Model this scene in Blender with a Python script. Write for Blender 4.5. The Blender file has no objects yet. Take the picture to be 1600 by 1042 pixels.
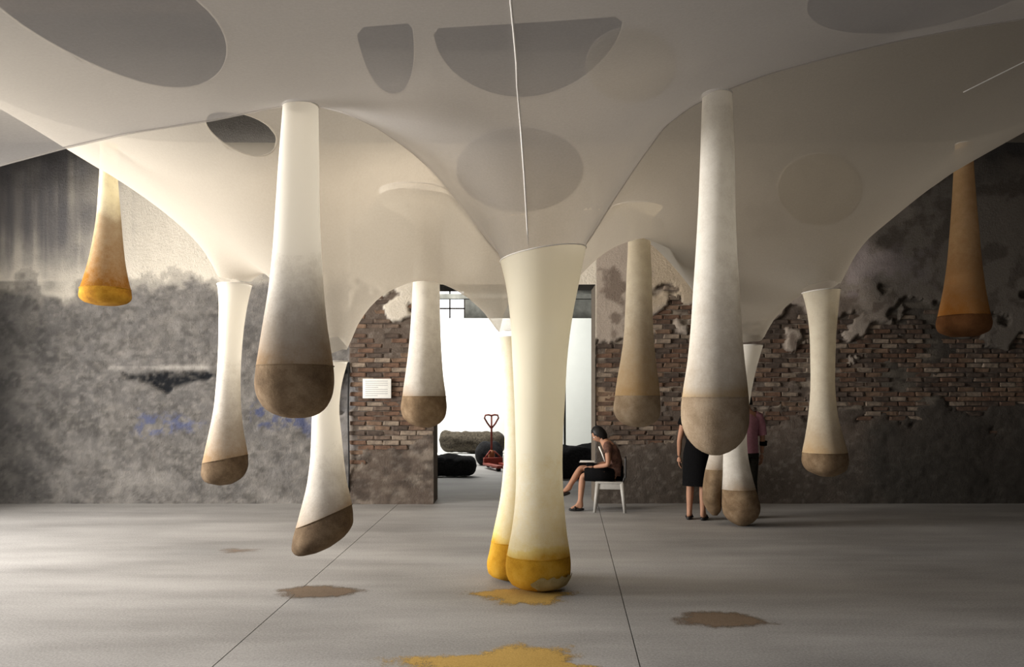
import bpy, bmesh, math, random
import numpy as np
from mathutils import Vector, Matrix

random.seed(7)
S = bpy.context.scene
COL = S.collection
F = 1244.0          # focal length in photo pixels (28 mm on a 36 mm frame)
CH = 1.6            # eye height
HV = 630.0          # photo row of the horizon
R = math.radians

# ------------------------------------------------------------------ camera
cam = bpy.data.cameras.new('camera')
cam.sensor_width = 36.0
cam.lens = F / 1600.0 * 36.0
cam.shift_y = (HV - 521.0) / 1600.0
cam.clip_end = 200
cam_ob = bpy.data.objects.new('camera', cam)
cam_ob.location = (0, 0, CH)
cam_ob.rotation_euler = (R(90), 0, 0)
COL.objects.link(cam_ob)
S.camera = cam_ob

# ------------------------------------------------------------------ world, lamps, exposure
S.view_settings.view_transform = 'Standard'
S.view_settings.look = 'None'
S.view_settings.gamma = 1.0
S.view_settings.use_curve_mapping = False
S.view_settings.exposure = 0.3
w = bpy.data.worlds.new('world'); S.world = w
w.use_nodes = True
w.node_tree.nodes['Background'].inputs[0].default_value = (0.55, 0.58, 0.66, 1)
w.node_tree.nodes['Background'].inputs[1].default_value = 0.05


def area(name, loc, target, sx, sy, power, color, spread=180):
    l = bpy.data.lights.new(name, 'AREA')
    l.shape = 'RECTANGLE'; l.size = sx; l.size_y = sy
    l.energy = power; l.color = color; l.spread = R(spread)
    o = bpy.data.objects.new(name, l); o.location = loc
    d = Vector(target) - Vector(loc)
    o.rotation_euler = d.to_track_quat('-Z', 'Y').to_euler()
    COL.objects.link(o)
    return o


area('daylight_window_left', (-10.5, 7.4, 2.5), (0.5, 6.4, 1.75), 4.4, 2.8, 1230, (1.0, 0.955, 0.90), 140)
area('front_fill_light', (-5.0, -2.4, 4.6), (-2.6, 5.0, 0.0), 4.0, 2.5, 170, (0.94, 0.95, 1.0))  # added unseen fill behind the camera, for the floor and front drops
area('hall_lamp_above', (-1.6, 9.0, 6.5), (-1.0, 8.6, 0.0), 4.0, 2.2, 210, (1.0, 0.86, 0.70))
area('hall_lamp_front', (-0.9, 4.6, 6.4), (-0.6, 5.2, 0.0), 4.5, 2.2, 35, (0.90, 0.92, 1.0))
area('next_room_lamp', (-3.2, 20.6, 5.9), (-2.4, 24.0, 2.2), 4.0, 1.0, 800, (1.0, 0.98, 0.93))
area('next_room_skylight', (0.5, 18.5, 6.1), (0.5, 18.6, 0.0), 4.5, 4.0, 60, (0.95, 0.97, 1.0))


# ------------------------------------------------------------------ helpers
def px(u, v, Y):
    return Vector(((u - 800.0) / F * Y, Y, CH + (HV - v) / F * Y))


def link(name, me, mat=None, parent=None):
    o = bpy.data.objects.new(name, me)
    if mat is not None:
        for m in (mat if isinstance(mat, (list, tuple)) else [mat]):
            me.materials.append(m)
    COL.objects.link(o)
    if parent is not None:
        o.parent = parent
    return o


def obj(name, bm, mat=None, parent=None, smooth=True):
    me = bpy.data.meshes.new(name)
    bmesh.ops.recalc_face_normals(bm, faces=bm.faces)
    bm.to_mesh(me); bm.free()
    if smooth:
        me.polygons.foreach_set('use_smooth', [True] * len(me.polygons))
    return link(name, me, mat, parent)


def tag(o, label, cat, group=None):
    o['label'] = label; o['category'] = cat
    if group: o['group'] = group
    return o


def empty(name, loc=(0, 0, 0), rz=0):
    o = bpy.data.objects.new(name, None)
    o.location = loc; o.rotation_euler = (0, 0, rz)
    o.empty_display_size = 0.1
    COL.objects.link(o)
    return o


def structure(o):
    o['kind'] = 'structure'; return o


def box(bm, x0, x1, y0, y1, z0, z1, bevel=0.0):
    r = bmesh.ops.create_cube(bm, size=1.0)
    vs = r['verts']
    for v in vs:
        v.co = Vector((x0 + (v.co.x + .5) * (x1 - x0), y0 + (v.co.y + .5) * (y1 - y0), z0 + (v.co.z + .5) * (z1 - z0)))
    if bevel:
        es = list({e for v in vs for e in v.link_edges})
        bmesh.ops.bevel(bm, geom=es, offset=bevel, segments=2, affect='EDGES', profile=.6)


def loft(bm, pts, rad, seg=16, ref=(0, 1, 0), cap=True):
    """tube through pts; rad = per point r or (ra, rb) with ra across, rb along ref."""
    pts = [Vector(p) for p in pts]
    n = len(pts); rings = []
    for i, p in enumerate(pts):
        t = (pts[min(i + 1, n - 1)] - pts[max(i - 1, 0)]).normalized()
        b = Vector(ref) - t * t.dot(Vector(ref))
        if b.length < 1e-4:
            b = Vector((1, 0, 0)) - t * t.x
        b.normalize(); a = t.cross(b)
        r = rad[i] if isinstance(rad, (list, tuple)) else rad
        ra, rb = r if isinstance(r, (list, tuple)) else (r, r)
        rings.append([bm.verts.new(p + a * (ra * math.cos(k * 2 * math.pi / seg)) + b * (rb * math.sin(k * 2 * math.pi / seg))) for k in range(seg)])
    for i in range(n - 1):
        for k in range(seg):
            k2 = (k + 1) % seg
            bm.faces.new((rings[i][k], rings[i][k2], rings[i + 1][k2], rings[i + 1][k]))
    if cap:
        bm.faces.new(rings[0]); bm.faces.new(rings[-1])
    return rings


# numpy value noise
def _hash(ix, iy, seed):
    h = (ix.astype(np.int64) * 374761393 + iy.astype(np.int64) * 668265263 + seed * 974634777) & 0x7fffffff
    h = ((h ^ (h >> 13)) * 1274126177) & 0x7fffffff
    return ((h ^ (h >> 16)) & 0xffff) / 65535.0


def vnoise(x, y, seed=0):
    x = np.asarray(x, float); y = np.asarray(y, float)
    ix = np.floor(x); iy = np.floor(y); fx = x - ix; fy = y - iy
    fx = fx * fx * (3 - 2 * fx); fy = fy * fy * (3 - 2 * fy)
    a = _hash(ix, iy, seed); b = _hash(ix + 1, iy, seed); c = _hash(ix, iy + 1, seed); d = _hash(ix + 1, iy + 1, seed)
    return (a * (1 - fx) + b * fx) * (1 - fy) + (c * (1 - fx) + d * fx) * fy


def fbm(x, y, oct=4, seed=0):
    s = 0; a = .5; t = 0
    for k in range(oct):
        s = s + a * vnoise(np.asarray(x) * 2 ** k + 17.3 * k, np.asarray(y) * 2 ** k + 5.1 * k, seed + k); t += a; a *= .5
    return s / t


def sstep(a, b, x):
    t = np.clip((x - a) / (b - a), 0, 1); return t * t * (3 - 2 * t)


# ------------------------------------------------------------------ materials
class NT:
    def __init__(self, name):
        self.m = bpy.data.materials.new(name); self.m.use_nodes = True
        self.t = self.m.node_tree; self.t.nodes.clear()
        self.out = self.t.nodes.new('ShaderNodeOutputMaterial')

    def n(self, typ, **kw):
        nd = self.t.nodes.new(typ)
        for k, v in kw.items():
            setattr(nd, k, v)
        return nd

    def l(self, a, b):
        self.t.links.new(a, b)

    def noise(self, scale, detail=5, rough=.6, stretch=None, coord='Object'):
        tc = self.n('ShaderNodeTexCoord'); mp = self.n('ShaderNodeMapping')
        if stretch: mp.inputs['Scale'].default_value = stretch
        self.l(tc.outputs[coord], mp.inputs['Vector'])
        nz = self.n('ShaderNodeTexNoise')
        nz.inputs['Scale'].default_value = scale; nz.inputs['Detail'].default_value = detail
        nz.inputs['Roughness'].default_value = rough
        self.l(mp.outputs[0], nz.inputs['Vector'])
        return nz.outputs['Fac']

    def ramp(self, fac, stops):
        r = self.n('ShaderNodeValToRGB')
        el = r.color_ramp.elements
        while len(el) < len(stops): el.new(.5)
        for e, (p, c) in zip(el, stops):
            e.position = p; e.color = (*c, 1) if len(c) == 3 else c
        self.l(fac, r.inputs[0])
        return r.outputs[0]

    def mixc(self, fac, a, b, typ='MIX'):
        m = self.n('ShaderNodeMix', data_type='RGBA', blend_type=typ)
        for s, val in ((0, fac), (6, a), (7, b)):
            if isinstance(val, (int, float)): m.inputs[s].default_value = val
            elif isinstance(val, (tuple, list)): m.inputs[s].default_value = (*val[:3], 1)
            else: self.l(val, m.inputs[s])
        return m.outputs[2]

    def math(self, op, a, b=0.0, c=0.0, clamp=False):
        m = self.n('ShaderNodeMath', operation=op, use_clamp=clamp)
        for s, val in ((0, a), (1, b), (2, c)):
            if isinstance(val, (int, float)): m.inputs[s].default_value = val
            else: self.l(val, m.inputs[s])
        return m.outputs[0]

    def attr(self, name):
        a = self.n('ShaderNodeAttribute', attribute_name=name); return a

    def bump(self, h, strength=.3, dist=.02):
        b = self.n('ShaderNodeBump'); b.inputs['Strength'].default_value = strength
        b.inputs['Distance'].default_value = dist
        self.l(h, b.inputs['Height']); return b.outputs[0]

    def done(self, shader):
        self.l(shader, self.out.inputs['Surface']); return self.m

    def pbr(self, col, rough=.8, normal=None, metal=0.0, spec=.3):
        p = self.n('ShaderNodeBsdfPrincipled')
        if isinstance(col, (tuple, list)): p.inputs['Base Color'].default_value = (*col[:3], 1)
        else: self.l(col, p.inputs['Base Color'])
        if isinstance(rough, (int, float)): p.inputs['Roughness'].default_value = rough
        else: self.l(rough, p.inputs['Roughness'])
        p.inputs['Metallic'].default_value = metal
        p.inputs['Specular IOR Level'].default_value = spec
        if normal is not None: self.l(normal, p.inputs['Normal'])
        return p.outputs[0]


def plain(name, col, rough=.7, scale=30, var=.25, metal=0.0, bump=.15, spec=.3):
    t = NT(name)
    f = t.noise(scale)
    c = t.ramp(f, [(.3, tuple(x * (1 - var) for x in col)), (.7, tuple(min(1, x * (1 + var)) for x in col))])
    return t.done(t.pbr(c, rough, t.bump(f, bump, .01), metal, spec))


def fabric_sheet(name, col, a0, a1, transl=.5):
    """sheer knitted tulle: thin enough to see through, denser at a grazing angle"""
    t = NT(name)
    lw = t.n('ShaderNodeLayerWeight'); lw.inputs['Blend'].default_value = .35
    f = t.math('POWER', lw.outputs['Facing'], 1.9)
    wv = t.noise(60, 3, .6)
    f = t.math('MULTIPLY_ADD', f, a1 - a0, a0)
    f = t.math('ADD', f, t.math('MULTIPLY_ADD', wv, .12, -.06), clamp=True)
    big = t.noise(.9, 4, .5)
    c = t.ramp(big, [(.3, tuple(x * .93 for x in col)), (.7, col)])
    d = t.n('ShaderNodeBsdfDiffuse'); tr = t.n('ShaderNodeBsdfTranslucent'); tp = t.n('ShaderNodeBsdfTransparent')
    t.l(c, d.inputs[0]); t.l(c, tr.inputs[0]); tp.inputs[0].default_value = (.95, .94, .92, 1)
    m1 = t.n('ShaderNodeMixShader'); m1.inputs[0].default_value = transl
    t.l(d.outputs[0], m1.inputs[1]); t.l(tr.outputs[0], m1.inputs[2])
    m2 = t.n('ShaderNodeMixShader'); t.l(f, m2.inputs[0])
    t.l(tp.outputs[0], m2.inputs[1]); t.l(m1.outputs[0], m2.inputs[2])
    return t.done(m2.outputs[0])


def fabric_sleeve(name, base, stain, transl=.4, speck=.25, mid=None):
    """stocking knit; the spice dust inside colours it where the 'stain' attribute says"""
    t = NT(name)
    a = t.attr('stain')
    nz = t.noise(9, 6, .65); fine = t.noise(70, 3, .7)
    k = t.math('ADD', a.outputs['Fac'], t.math('MULTIPLY_ADD', nz, .5, -.25))
    k = t.math('ADD', k, t.math('MULTIPLY_ADD', fine, speck, -speck / 2), clamp=True)
    k = t.math('MULTIPLY', k, t.math('GREATER_THAN', a.outputs['Fac'], .004))
    c = t.ramp(k, [(0.0, base), (.5, mid or tuple(.55 * s + .45 * b * .8 for s, b in zip(stain, base))), (1, stain)])
    d = t.n('ShaderNodeBsdfDiffuse'); tr = t.n('ShaderNodeBsdfTranslucent')
    t.l(c, d.inputs[0]); t.l(c, tr.inputs[0])
    t.l(t.bump(fine, .15, .006), d.inputs['Normal'])
    m1 = t.n('ShaderNodeMixShader')
    t.l(t.math('MULTIPLY_ADD', k, -transl, transl), m1.inputs[0])
    t.l(d.outputs[0], m1.inputs[1]); t.l(tr.outputs[0], m1.inputs[2])
    lw = t.n('ShaderNodeLayerWeight'); lw.inputs['Blend'].default_value = .4
    tp = t.n('ShaderNodeBsdfTransparent'); tp.inputs[0].default_value = (.96, .95, .93, 1)
    al = t.math('ADD', t.math('MULTIPLY_ADD', lw.outputs['Facing'], .25, .86), t.math('MULTIPLY', a.outputs['Fac'], .8), clamp=True)
    m2 = t.n('ShaderNodeMixShader'); t.l(al, m2.inputs[0])
    t.l(tp.outputs[0], m2.inputs[1]); t.l(m1.outputs[0], m2.inputs[2])
    return t.done(m2.outputs[0])


def spice(name, c0, c1, c2):
    t = NT(name)
    big = t.noise(5, 6, .65); fine = t.noise(90, 3, .7)
    f = t.math('ADD', t.math('MULTIPLY', big, .75), t.math('MULTIPLY', fine, .25))
    c = t.ramp(f, [(.34, c0), (.5, c1), (.66, c2)])
    return t.done(t.pbr(c, .95, t.bump(t.math('ADD', big, fine), .25, .02), 0, .1))


M = {}
M['sheet_front'] = fabric_sheet('sheer_fabric_front', (.56, .54, .525), .46, 1.0)
M['sheet_rear'] = fabric_sheet('sheer_fabric_rear', (.54, .505, .445), .58, 1.0)
M['sheet_patch'] = fabric_sheet('sheer_fabric_patch', (.66, .62, .54), .32, .7)
M['hem'] = plain('hem_fabric', (.86, .83, .78), .9, 60, .05)
M['seam'] = plain('seam_cord', (.85, .83, .80), .9, 60, .05)
WHITE = (.93, .90, .83)
BROWN = (.22, .145, .08); YEL = (.52, .28, .03); OCH = (.24, .105, .02); ORA = (.38, .16, .04)
M['sl_brown'] = fabric_sleeve('knit_brown_dust', WHITE, (.27, .185, .11))
M['sl_tan'] = fabric_sleeve('knit_tan_dust', (.88, .82, .68), (.40, .27, .14))
M['sl_pale'] = fabric_sleeve('knit_pale_tan_dust', WHITE, (.36, .26, .15))
M['sl_yel'] = fabric_sleeve('knit_turmeric_dust', (.93, .89, .75), YEL, mid=(.74, .58, .22))
M['sl_och'] = fabric_sleeve('knit_ochre_dust', (.88, .82, .62), OCH)
M['sl_ora'] = fabric_sleeve('knit_orange_dust', (.80, .58, .34), ORA)
M['sp_brown'] = spice('spice_brown', (.10, .068, .04), (.19, .13, .078), (.30, .22, .14))
M['sp_dark'] = spice('spice_dark', (.07, .045, .028), (.13, .09, .055), (.21, .15, .095))
M['sp_tan'] = spice('spice_tan', (.20, .145, .09), (.30, .228, .155), (.40, .32, .23))
M['sp_yel'] = spice('spice_turmeric', (.34, .165, .012), (.48, .255, .022), (.56, .33, .05))
M['sp_och'] = spice('spice_ochre', (.16, .065, .01), (.30, .145, .015), (.44, .24, .03))
M['sp_ora'] = spice('spice_orange', (.11, .05, .02), (.17, .075, .03), (.22, .10, .04))
M['dusty'] = spice('spice_dusty_olive', (.22, .17, .07), (.33, .26, .12), (.44, .35, .18))


def powder(name, c0, c1, lo=.35, hi=.6):
    """loose powder thinning out to bare floor where 'dens' falls"""
    t = NT(name)
    a = t.attr('dens')
    nz = t.noise(7, 8, .75, stretch=(1, .6, 1)); fine = t.noise(120, 2, .6)
    k = t.math('ADD', a.outputs['Fac'], t.math('MULTIPLY_ADD', nz, 1.1, -.55))
    k = t.math('ADD', k, t.math('MULTIPLY_ADD', fine, .5, -.25))
    f = t.n('ShaderNodeMapRange'); f.inputs[1].default_value = lo; f.inputs[2].default_value = hi
    t.l(k, f.inputs[0])
    c = t.ramp(fine, [(.3, c0), (.7, c1)])
    m = t.n('ShaderNodeMixShader'); tp = t.n('ShaderNodeBsdfTransparent')
    t.l(t.math('MULTIPLY', f.outputs[0], t.math('GREATER_THAN', a.outputs['Fac'], .02)), m.inputs[0])
    t.l(tp.outputs[0], m.inputs[1]); t.l(t.pbr(c, .95), m.inputs[2])
    return t.done(m.outputs[0])


M['pow_yel'] = powder('turmeric_powder', (.36, .22, .05), (.52, .34, .09))
M['pow_brown'] = powder('brown_powder', (.12, .082, .05), (.19, .135, .09), .12, .5)
M['pow_faint'] = powder('faint_powder', (.20, .15, .11), (.26, .20, .15), .3, 1.3)

t = NT('old_wall')
vc = t.attr('col')
n1 = t.noise(6, 8, .7); n2 = t.noise(30, 6, .8)
g = t.math('MULTIPLY_ADD', t.math('ADD', n1, t.math('MULTIPLY', n2, 1.4)), 1.9, -1.05)
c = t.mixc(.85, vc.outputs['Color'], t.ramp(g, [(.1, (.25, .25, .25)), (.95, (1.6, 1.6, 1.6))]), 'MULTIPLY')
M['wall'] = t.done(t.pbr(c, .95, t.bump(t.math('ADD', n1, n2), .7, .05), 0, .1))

t = NT('concrete_floor')
n1 = t.noise(.8, 6, .6, stretch=(.5, 1, 1)); n2 = t.noise(60, 5, .8); n3 = t.noise(1.6, 5, .6, stretch=(.25, 1.2, 1))
f = t.math('ADD', t.math('MULTIPLY', n1, .27), t.math('ADD', t.math('MULTIPLY', n2, .5), t.math('MULTIPLY', n3, .23)))
c = t.ramp(f, [(.38, (.17, .164, .158)), (.5, (.295, .287, .278)), (.62, (.42, .41, .398))])
M['floor'] = t.done(t.pbr(c, t.math('MULTIPLY_ADD', n1, .3, .5), t.bump(n2, .12, .01), 0, .25))
M['joint'] = plain('joint_fill', (.10, .092, .085), .95)
M['side_wall'] = plain('side_wall', (.16, .15, .14), .95, 3, .4)
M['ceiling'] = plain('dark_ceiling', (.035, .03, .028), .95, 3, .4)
M['timber'] = plain('dark_timber', (.05, .038, .03), .9, 8, .4)
M['far_wall'] = plain('far_wall', (.20, .20, .18), .95, 3, .35)
M['white_panel'] = plain('white_panel', (.86, .86, .83), .8, 3, .02, bump=0)
M['grey_panel'] = plain('grey_white_panel', (.72, .74, .70), .8, 3, .02, bump=0)
BR = []
for i, cc in enumerate([(.125, .074, .05), (.10, .064, .046), (.16, .105, .072), (.075, .056, .045), (.22, .175, .135), (.12, .088, .068)]):
    BR.append(plain('brick_%s' % 'abcdef'[i], cc, .95, 14, .45, bump=.6))
M['skin'] = plain('skin', (.36, .19, .12), .6, 20, .08)
M['black_cloth'] = plain('black_cloth', (.006, .006, .0065), 1.0, 60, .3, spec=.04)
M['pink_cloth'] = plain('pink_cloth', (.36, .17, .22), .9, 30, .15)
M['dark_trousers'] = plain('olive_trousers', (.03, .029, .024), .95, 40, .25, spec=.08)
M['maroon_cloth'] = plain('patterned_top', (.10, .05, .036), .9, 14, .7)
M['hair'] = plain('black_hair', (.008, .007, .007), .5, 60, .4)
M['leather'] = plain('black_leather', (.012, .011, .011), .5, 40, .3)
M['paper'] = plain('paper', (.80, .80, .76), .8, 30, .04)
M['ink'] = plain('grey_ink', (.42, .42, .42), .8, 30, .05)
M['plastic'] = plain('white_plastic', (.38, .37, .345), .45, 20, .08)
M['dark_plastic'] = plain('dark_plastic', (.03, .028, .027), .5, 20, .2)
M['red_metal'] = plain('red_metal', (.24, .04, .025), .5, 30, .2)
M['orange_metal'] = plain('orange_metal', (.26, .085, .03), .5, 30, .2)
M['rubber'] = plain('black_rubber', (.015, .015, .015), .7, 40, .3)
M['shag_brown'] = plain('shaggy_brown', (.06, .05, .036), 1, 25, .7, bump=1)
M['shag_black'] = plain('shaggy_black', (.012, .012, .013), 1, 25, .6, bump=1)
M['eye_white'] = plain('eye_white', (.7, .68, .65), .3, 10, .02)
M['lips'] = plain('lips', (.30, .10, .08), .5, 10, .05)
M['window_glow'] = NT('sky_behind_glass').m
_t = NT('daylit_window'); _e = _t.n('ShaderNodeEmission'); _e.inputs[0].default_value = (.93, .97, 1, 1); _e.inputs[1].default_value = 2.2
M['window_glow'] = _t.done(_e.outputs[0])

# ------------------------------------------------------------------ setting: floor
WY = 12.7
fl = bmesh.new(); box(fl, -11.2, 9.2, -3.5, 30.5, -.12, -.012)
floor = structure(obj('floor', fl, M['joint'], smooth=False))


def slab(poly):
    b = bmesh.new()
    top = [b.verts.new((x, y, 0)) for x, y in poly]; bot = [b.verts.new((x, y, -.012)) for x, y in poly]
    b.faces.new(top); b.faces.new(bot[::-1])
    for i in range(len(poly)):
        j = (i + 1) % len(poly); b.faces.new((top[i], bot[i], bot[j], top[j]))
    return obj('concrete_slab', b, M['floor'], floor, smooth=False)


g = .004
jx = lambda y: 1.16 + (y - 9.95) * (1.16 - .78) / (9.95 - 4.855)
slab([(-11.2, -3.5), (-1.83 - g, -3.5), (-1.81 - g, WY), (-11.2, WY)])
slab([(-1.83 + g, -3.5), (jx(-3.5) - g, -3.5), (jx(WY) - g, WY), (-1.81 + g, WY)])
slab([(jx(-3.5) + g, -3.5), (9.2, -3.5), (9.2, WY), (jx(WY) + g, WY)])
slab([(-9.2, WY + g * 2), (9.2, WY + g * 2), (9.2, 30.5), (-9.2, 30.5)])

# ------------------------------------------------------------------ setting: back wall with the tall opening
OX0, OX1, OZ = -1.245, 1.327, 3.49
PIER = -2.6
xs = np.concatenate([np.linspace(-11, PIER - .005, 280)[:-1], np.linspace(PIER - .005, OX0, 46)[:-1], np.linspace(OX0, OX1, 60)[:-1], np.linspace(OX1, 9, 256)])
zs = np.concatenate([np.linspace(0, OZ, 118)[:-1], np.linspace(OZ, 7.2, 110)])
X, Z = np.meshgrid(xs, zs)
U = 800 + X * F / WY; V = HV - (Z - CH) * F / WY       # where that spot of wall lies, for mapping its patches
n_big = fbm(X * .7, Z * .7, 4, 3); n_mid = fbm(X * 2.2, Z * 2.6, 5, 11); n_fin = fbm(X * 8, Z * 9, 4, 23)
left = X < PIER; pier = (X >= PIER) & (X <= OX0); right = X > OX1
ragged = (n_mid - .5) * 190 + (n_fin - .5) * 60 + (n_big - .5) * 80
p_edge = np.where(left, 455, np.where(pier, 470, np.where(U < 990, 535, np.where(U < 1090, 465, 500))))
soft_ = np.where(left, 26, 8)
plaster = 1 - sstep(-1, 1, (V + ragged * np.where(left, .6, 1) - p_edge) / soft_)        # 1 = plaster still on the wall


def patch(u0, u1, v0, v1, soft=10, rag=.35):
    du = np.maximum(u0 - U, U - u1); dv = np.maximum(v0 - V, V - v1)
    d = np.maximum(du, dv) + (n_fin - .5) * 60 * rag + (n_mid - .5) * 80 * rag
    return 1 - sstep(-soft, soft, d)


def mixcol(c, k, col):
    return c * (1 - k[..., None]) + np.array(col) * k[..., None]


C = np.zeros(X.shape + (3,)) + np.array([.100, .095, .091])
C *= (.65 + .7 * n_mid)[..., None]
C = mixcol(C, sstep(.35, .75, fbm(X * 3.1 + 9, Z * 3.6, 6, 41)) * .6 * left, (.155, .145, .133))
C = mixcol(C, sstep(640, 740, V) * sstep(.35, .75, fbm(X * 2.1 + 2, Z * 2.5, 6, 43)) * .5 * left, (.24, .228, .212))
C = mixcol(C, sstep(.42, .8, n_fin) * .6, (.05, .047, .044))
C = mixcol(C, sstep(.45, .8, fbm(X * 15, Z * 17, 3, 29)) * .5, (.20, .188, .176))
# masonry right of the opening and on the pier
C = mixcol(C, (right | pier) * .85, (.085, .064, .050))
C = mixcol(C, right * sstep(.5, .64, fbm(X * 3, Z * 12, 4, 57)) * .5 * (V < 640), (.34, .29, .23))
C = mixcol(C, pier * sstep(.42, .72, fbm(X * 4.5 + 3, Z * 5, 6, 77)) * .6 * (V > 640), (.20, .17, .14))
C = mixcol(C, pier * sstep(.5, .62, fbm(X * 6 + 13, Z * 9, 5, 79)) * .7 * (V > 620), (.05, .04, .034))
# plaster
pl = np.zeros(X.shape + (3,)) + np.array([.52, .48, .41])
pl = mixcol(pl, right * 1.0, (.31, .265, .225))
pl *= (.75 + .5 * n_big)[..., None]
streak = fbm(X * 7, Z * .35, 4, 91)
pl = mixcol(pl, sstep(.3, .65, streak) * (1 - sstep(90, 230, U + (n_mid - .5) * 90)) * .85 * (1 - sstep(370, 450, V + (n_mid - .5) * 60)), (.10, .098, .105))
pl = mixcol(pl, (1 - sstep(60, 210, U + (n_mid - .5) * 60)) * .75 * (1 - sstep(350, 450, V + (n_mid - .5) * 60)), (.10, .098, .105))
pl = mixcol(pl, sstep(.56, .66, fbm(X * 3 + 31, Z * 3, 5, 19)) * right * .8, (.13, .10, .08))
pl = mixcol(pl, patch(1340, 1450, 390, 440, 20, 1) * .7, (.42, .36, .36))
pl = mixcol(pl, patch(1010, 1085, 380, 470, 15, .6) * .8, (.40, .33, .24))
k = plaster[..., None]; C = C * (1 - k) + pl * k
C = mixcol(C, (1 - sstep(5, 14, np.abs(V + ragged - p_edge))) * .3 * left, (.12, .11, .10))
# black tears, blue paint, grimy band near the floor
tear = patch(190, 345, 581, 581 + np.interp(U, [190, 225, 260, 300, 345], [12, 18, 32, 20, 8]), 4, .22)
C = mixcol(C, tear, (.010, .011, .013))
C = mixcol(C, patch(170, 345, 572, 577, 4, .15) * .7, (.36, .34, .31))
C = mixcol(C, patch(225, 330, 652, 672, 8, .8) * sstep(.42, .55, n_fin) * .9, (.075, .085, .145))
C = mixcol(C, patch(392, 490, 640, 668, 8, .9) * sstep(.42, .55, n_fin) * .9, (.055, .065, .12))
C = mixcol(C, patch(523, 548, 566, 640, 4, .35), (.012, .012, .012))
C = mixcol(C, patch(500, 545, 600, 690, 14, .8) * .4, (.28, .27, .27))
C = mixcol(C, patch(935, 975, 610, 650, 5, .3) * .8, (.26, .19, .13))
C = mixcol(C, patch(1065, 1085, 490, 512, 3, .1) * .8, (.33, .29, .25))
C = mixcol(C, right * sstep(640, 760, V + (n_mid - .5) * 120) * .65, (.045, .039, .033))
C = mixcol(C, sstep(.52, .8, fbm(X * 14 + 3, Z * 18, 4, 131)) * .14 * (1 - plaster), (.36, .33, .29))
C = mixcol(C, sstep(1270, 1420, U + (n_mid - .5) * 160) * .72, (.03, .029, .026))    # far right end painted darker, standing in for light falling off
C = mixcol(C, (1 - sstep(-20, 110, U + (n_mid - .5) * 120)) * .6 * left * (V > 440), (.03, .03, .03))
C = mixcol(C, sstep(4.9, 5.7, Z + (n_mid - .5) * .9) * .85, (.035, .033, .033))      # shade painted into the wall top, where the hall lamp lights it
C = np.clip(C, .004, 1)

disp = plaster * .035 + (n_mid - .5) * .05 * (1 - plaster) + (n_fin - .5) * .025 * (1 - plaster * .7) - tear * .06
disp -= patch(523, 548, 566, 640, 4, .35) * .12
disp += pier * .07
brick_zone = ((right & (V > 440) & (V + (n_mid - .5) * 160 < np.where(U < 1100, 690, 640))) | (pier & (V + (n_mid - .5) * 200 < 680))) * (1 - plaster)
disp -= brick_zone * .02
YW = WY - disp
nz_, nx_ = X.shape
verts = np.stack([X, YW, Z], -1).reshape(-1, 3)
idx = np.arange(nz_ * nx_).reshape(nz_, nx_)
q = np.stack([idx[:-1, :-1], idx[:-1, 1:], idx[1:, 1:], idx[1:, :-1]], -1)
xm = (X[:-1, :-1] + X[1:, 1:]) / 2; zm = (Z[:-1, :-1] + Z[1:, 1:]) / 2
keep = ~((xm > OX0) & (xm < OX1) & (zm < OZ))
faces = q[keep].tolist()
vl = verts.tolist(); cl = C.reshape(-1, 3).tolist()


def addq(pts, col):
    b = len(vl)
    for p in pts: vl.append(list(p)); cl.append(list(col))
    faces.append([b, b + 1, b + 2, b + 3])


TH = .62
iz = np.where(zs <= OZ + 1e-6)[0]
ic0 = int(np.argmin(abs(xs - OX0))); ic1 = int(np.argmin(abs(xs - OX1)))
for a, b_ in zip(iz[:-1], iz[1:]):
    addq([(OX0, YW[a, ic0], zs[a]), (OX0, WY + TH, zs[a]), (OX0, WY + TH, zs[b_]), (OX0, YW[b_, ic0], zs[b_])], (.09, .07, .055))
    addq([(OX1, YW[a, ic1], zs[a]), (OX1, WY + TH, zs[a]), (OX1, WY + TH, zs[b_]), (OX1, YW[b_, ic1], zs[b_])], (.12, .10, .08))
izt = int(np.argmin(abs(zs - OZ)))
for a in range(ic0, ic1):
    addq([(xs[a], YW[izt, a], OZ), (xs[a + 1], YW[izt, a + 1], OZ), (xs[a + 1], WY + TH, OZ), (xs[a], WY + TH, OZ)], (.05, .045, .04))
addq([(-11, WY + TH, 0), (OX0, WY + TH, 0), (OX0, WY + TH, 7.2), (-11, WY + TH, 7.2)], (.2, .2, .19))
addq([(OX1, WY + TH, 0), (9, WY + TH, 0), (9, WY + TH, 7.2), (OX1, WY + TH, 7.2)], (.2, .2, .19))
addq([(OX0, WY + TH, OZ), (OX1, WY + TH, OZ), (OX1, WY + TH, 7.2), (OX0, WY + TH, 7.2)], (.2, .2, .19))
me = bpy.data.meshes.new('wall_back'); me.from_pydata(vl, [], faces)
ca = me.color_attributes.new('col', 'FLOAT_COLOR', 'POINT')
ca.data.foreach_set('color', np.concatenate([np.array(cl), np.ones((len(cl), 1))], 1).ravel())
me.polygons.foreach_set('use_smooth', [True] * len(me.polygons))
wall_back = structure(link('wall_back', me, M['wall']))

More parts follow.
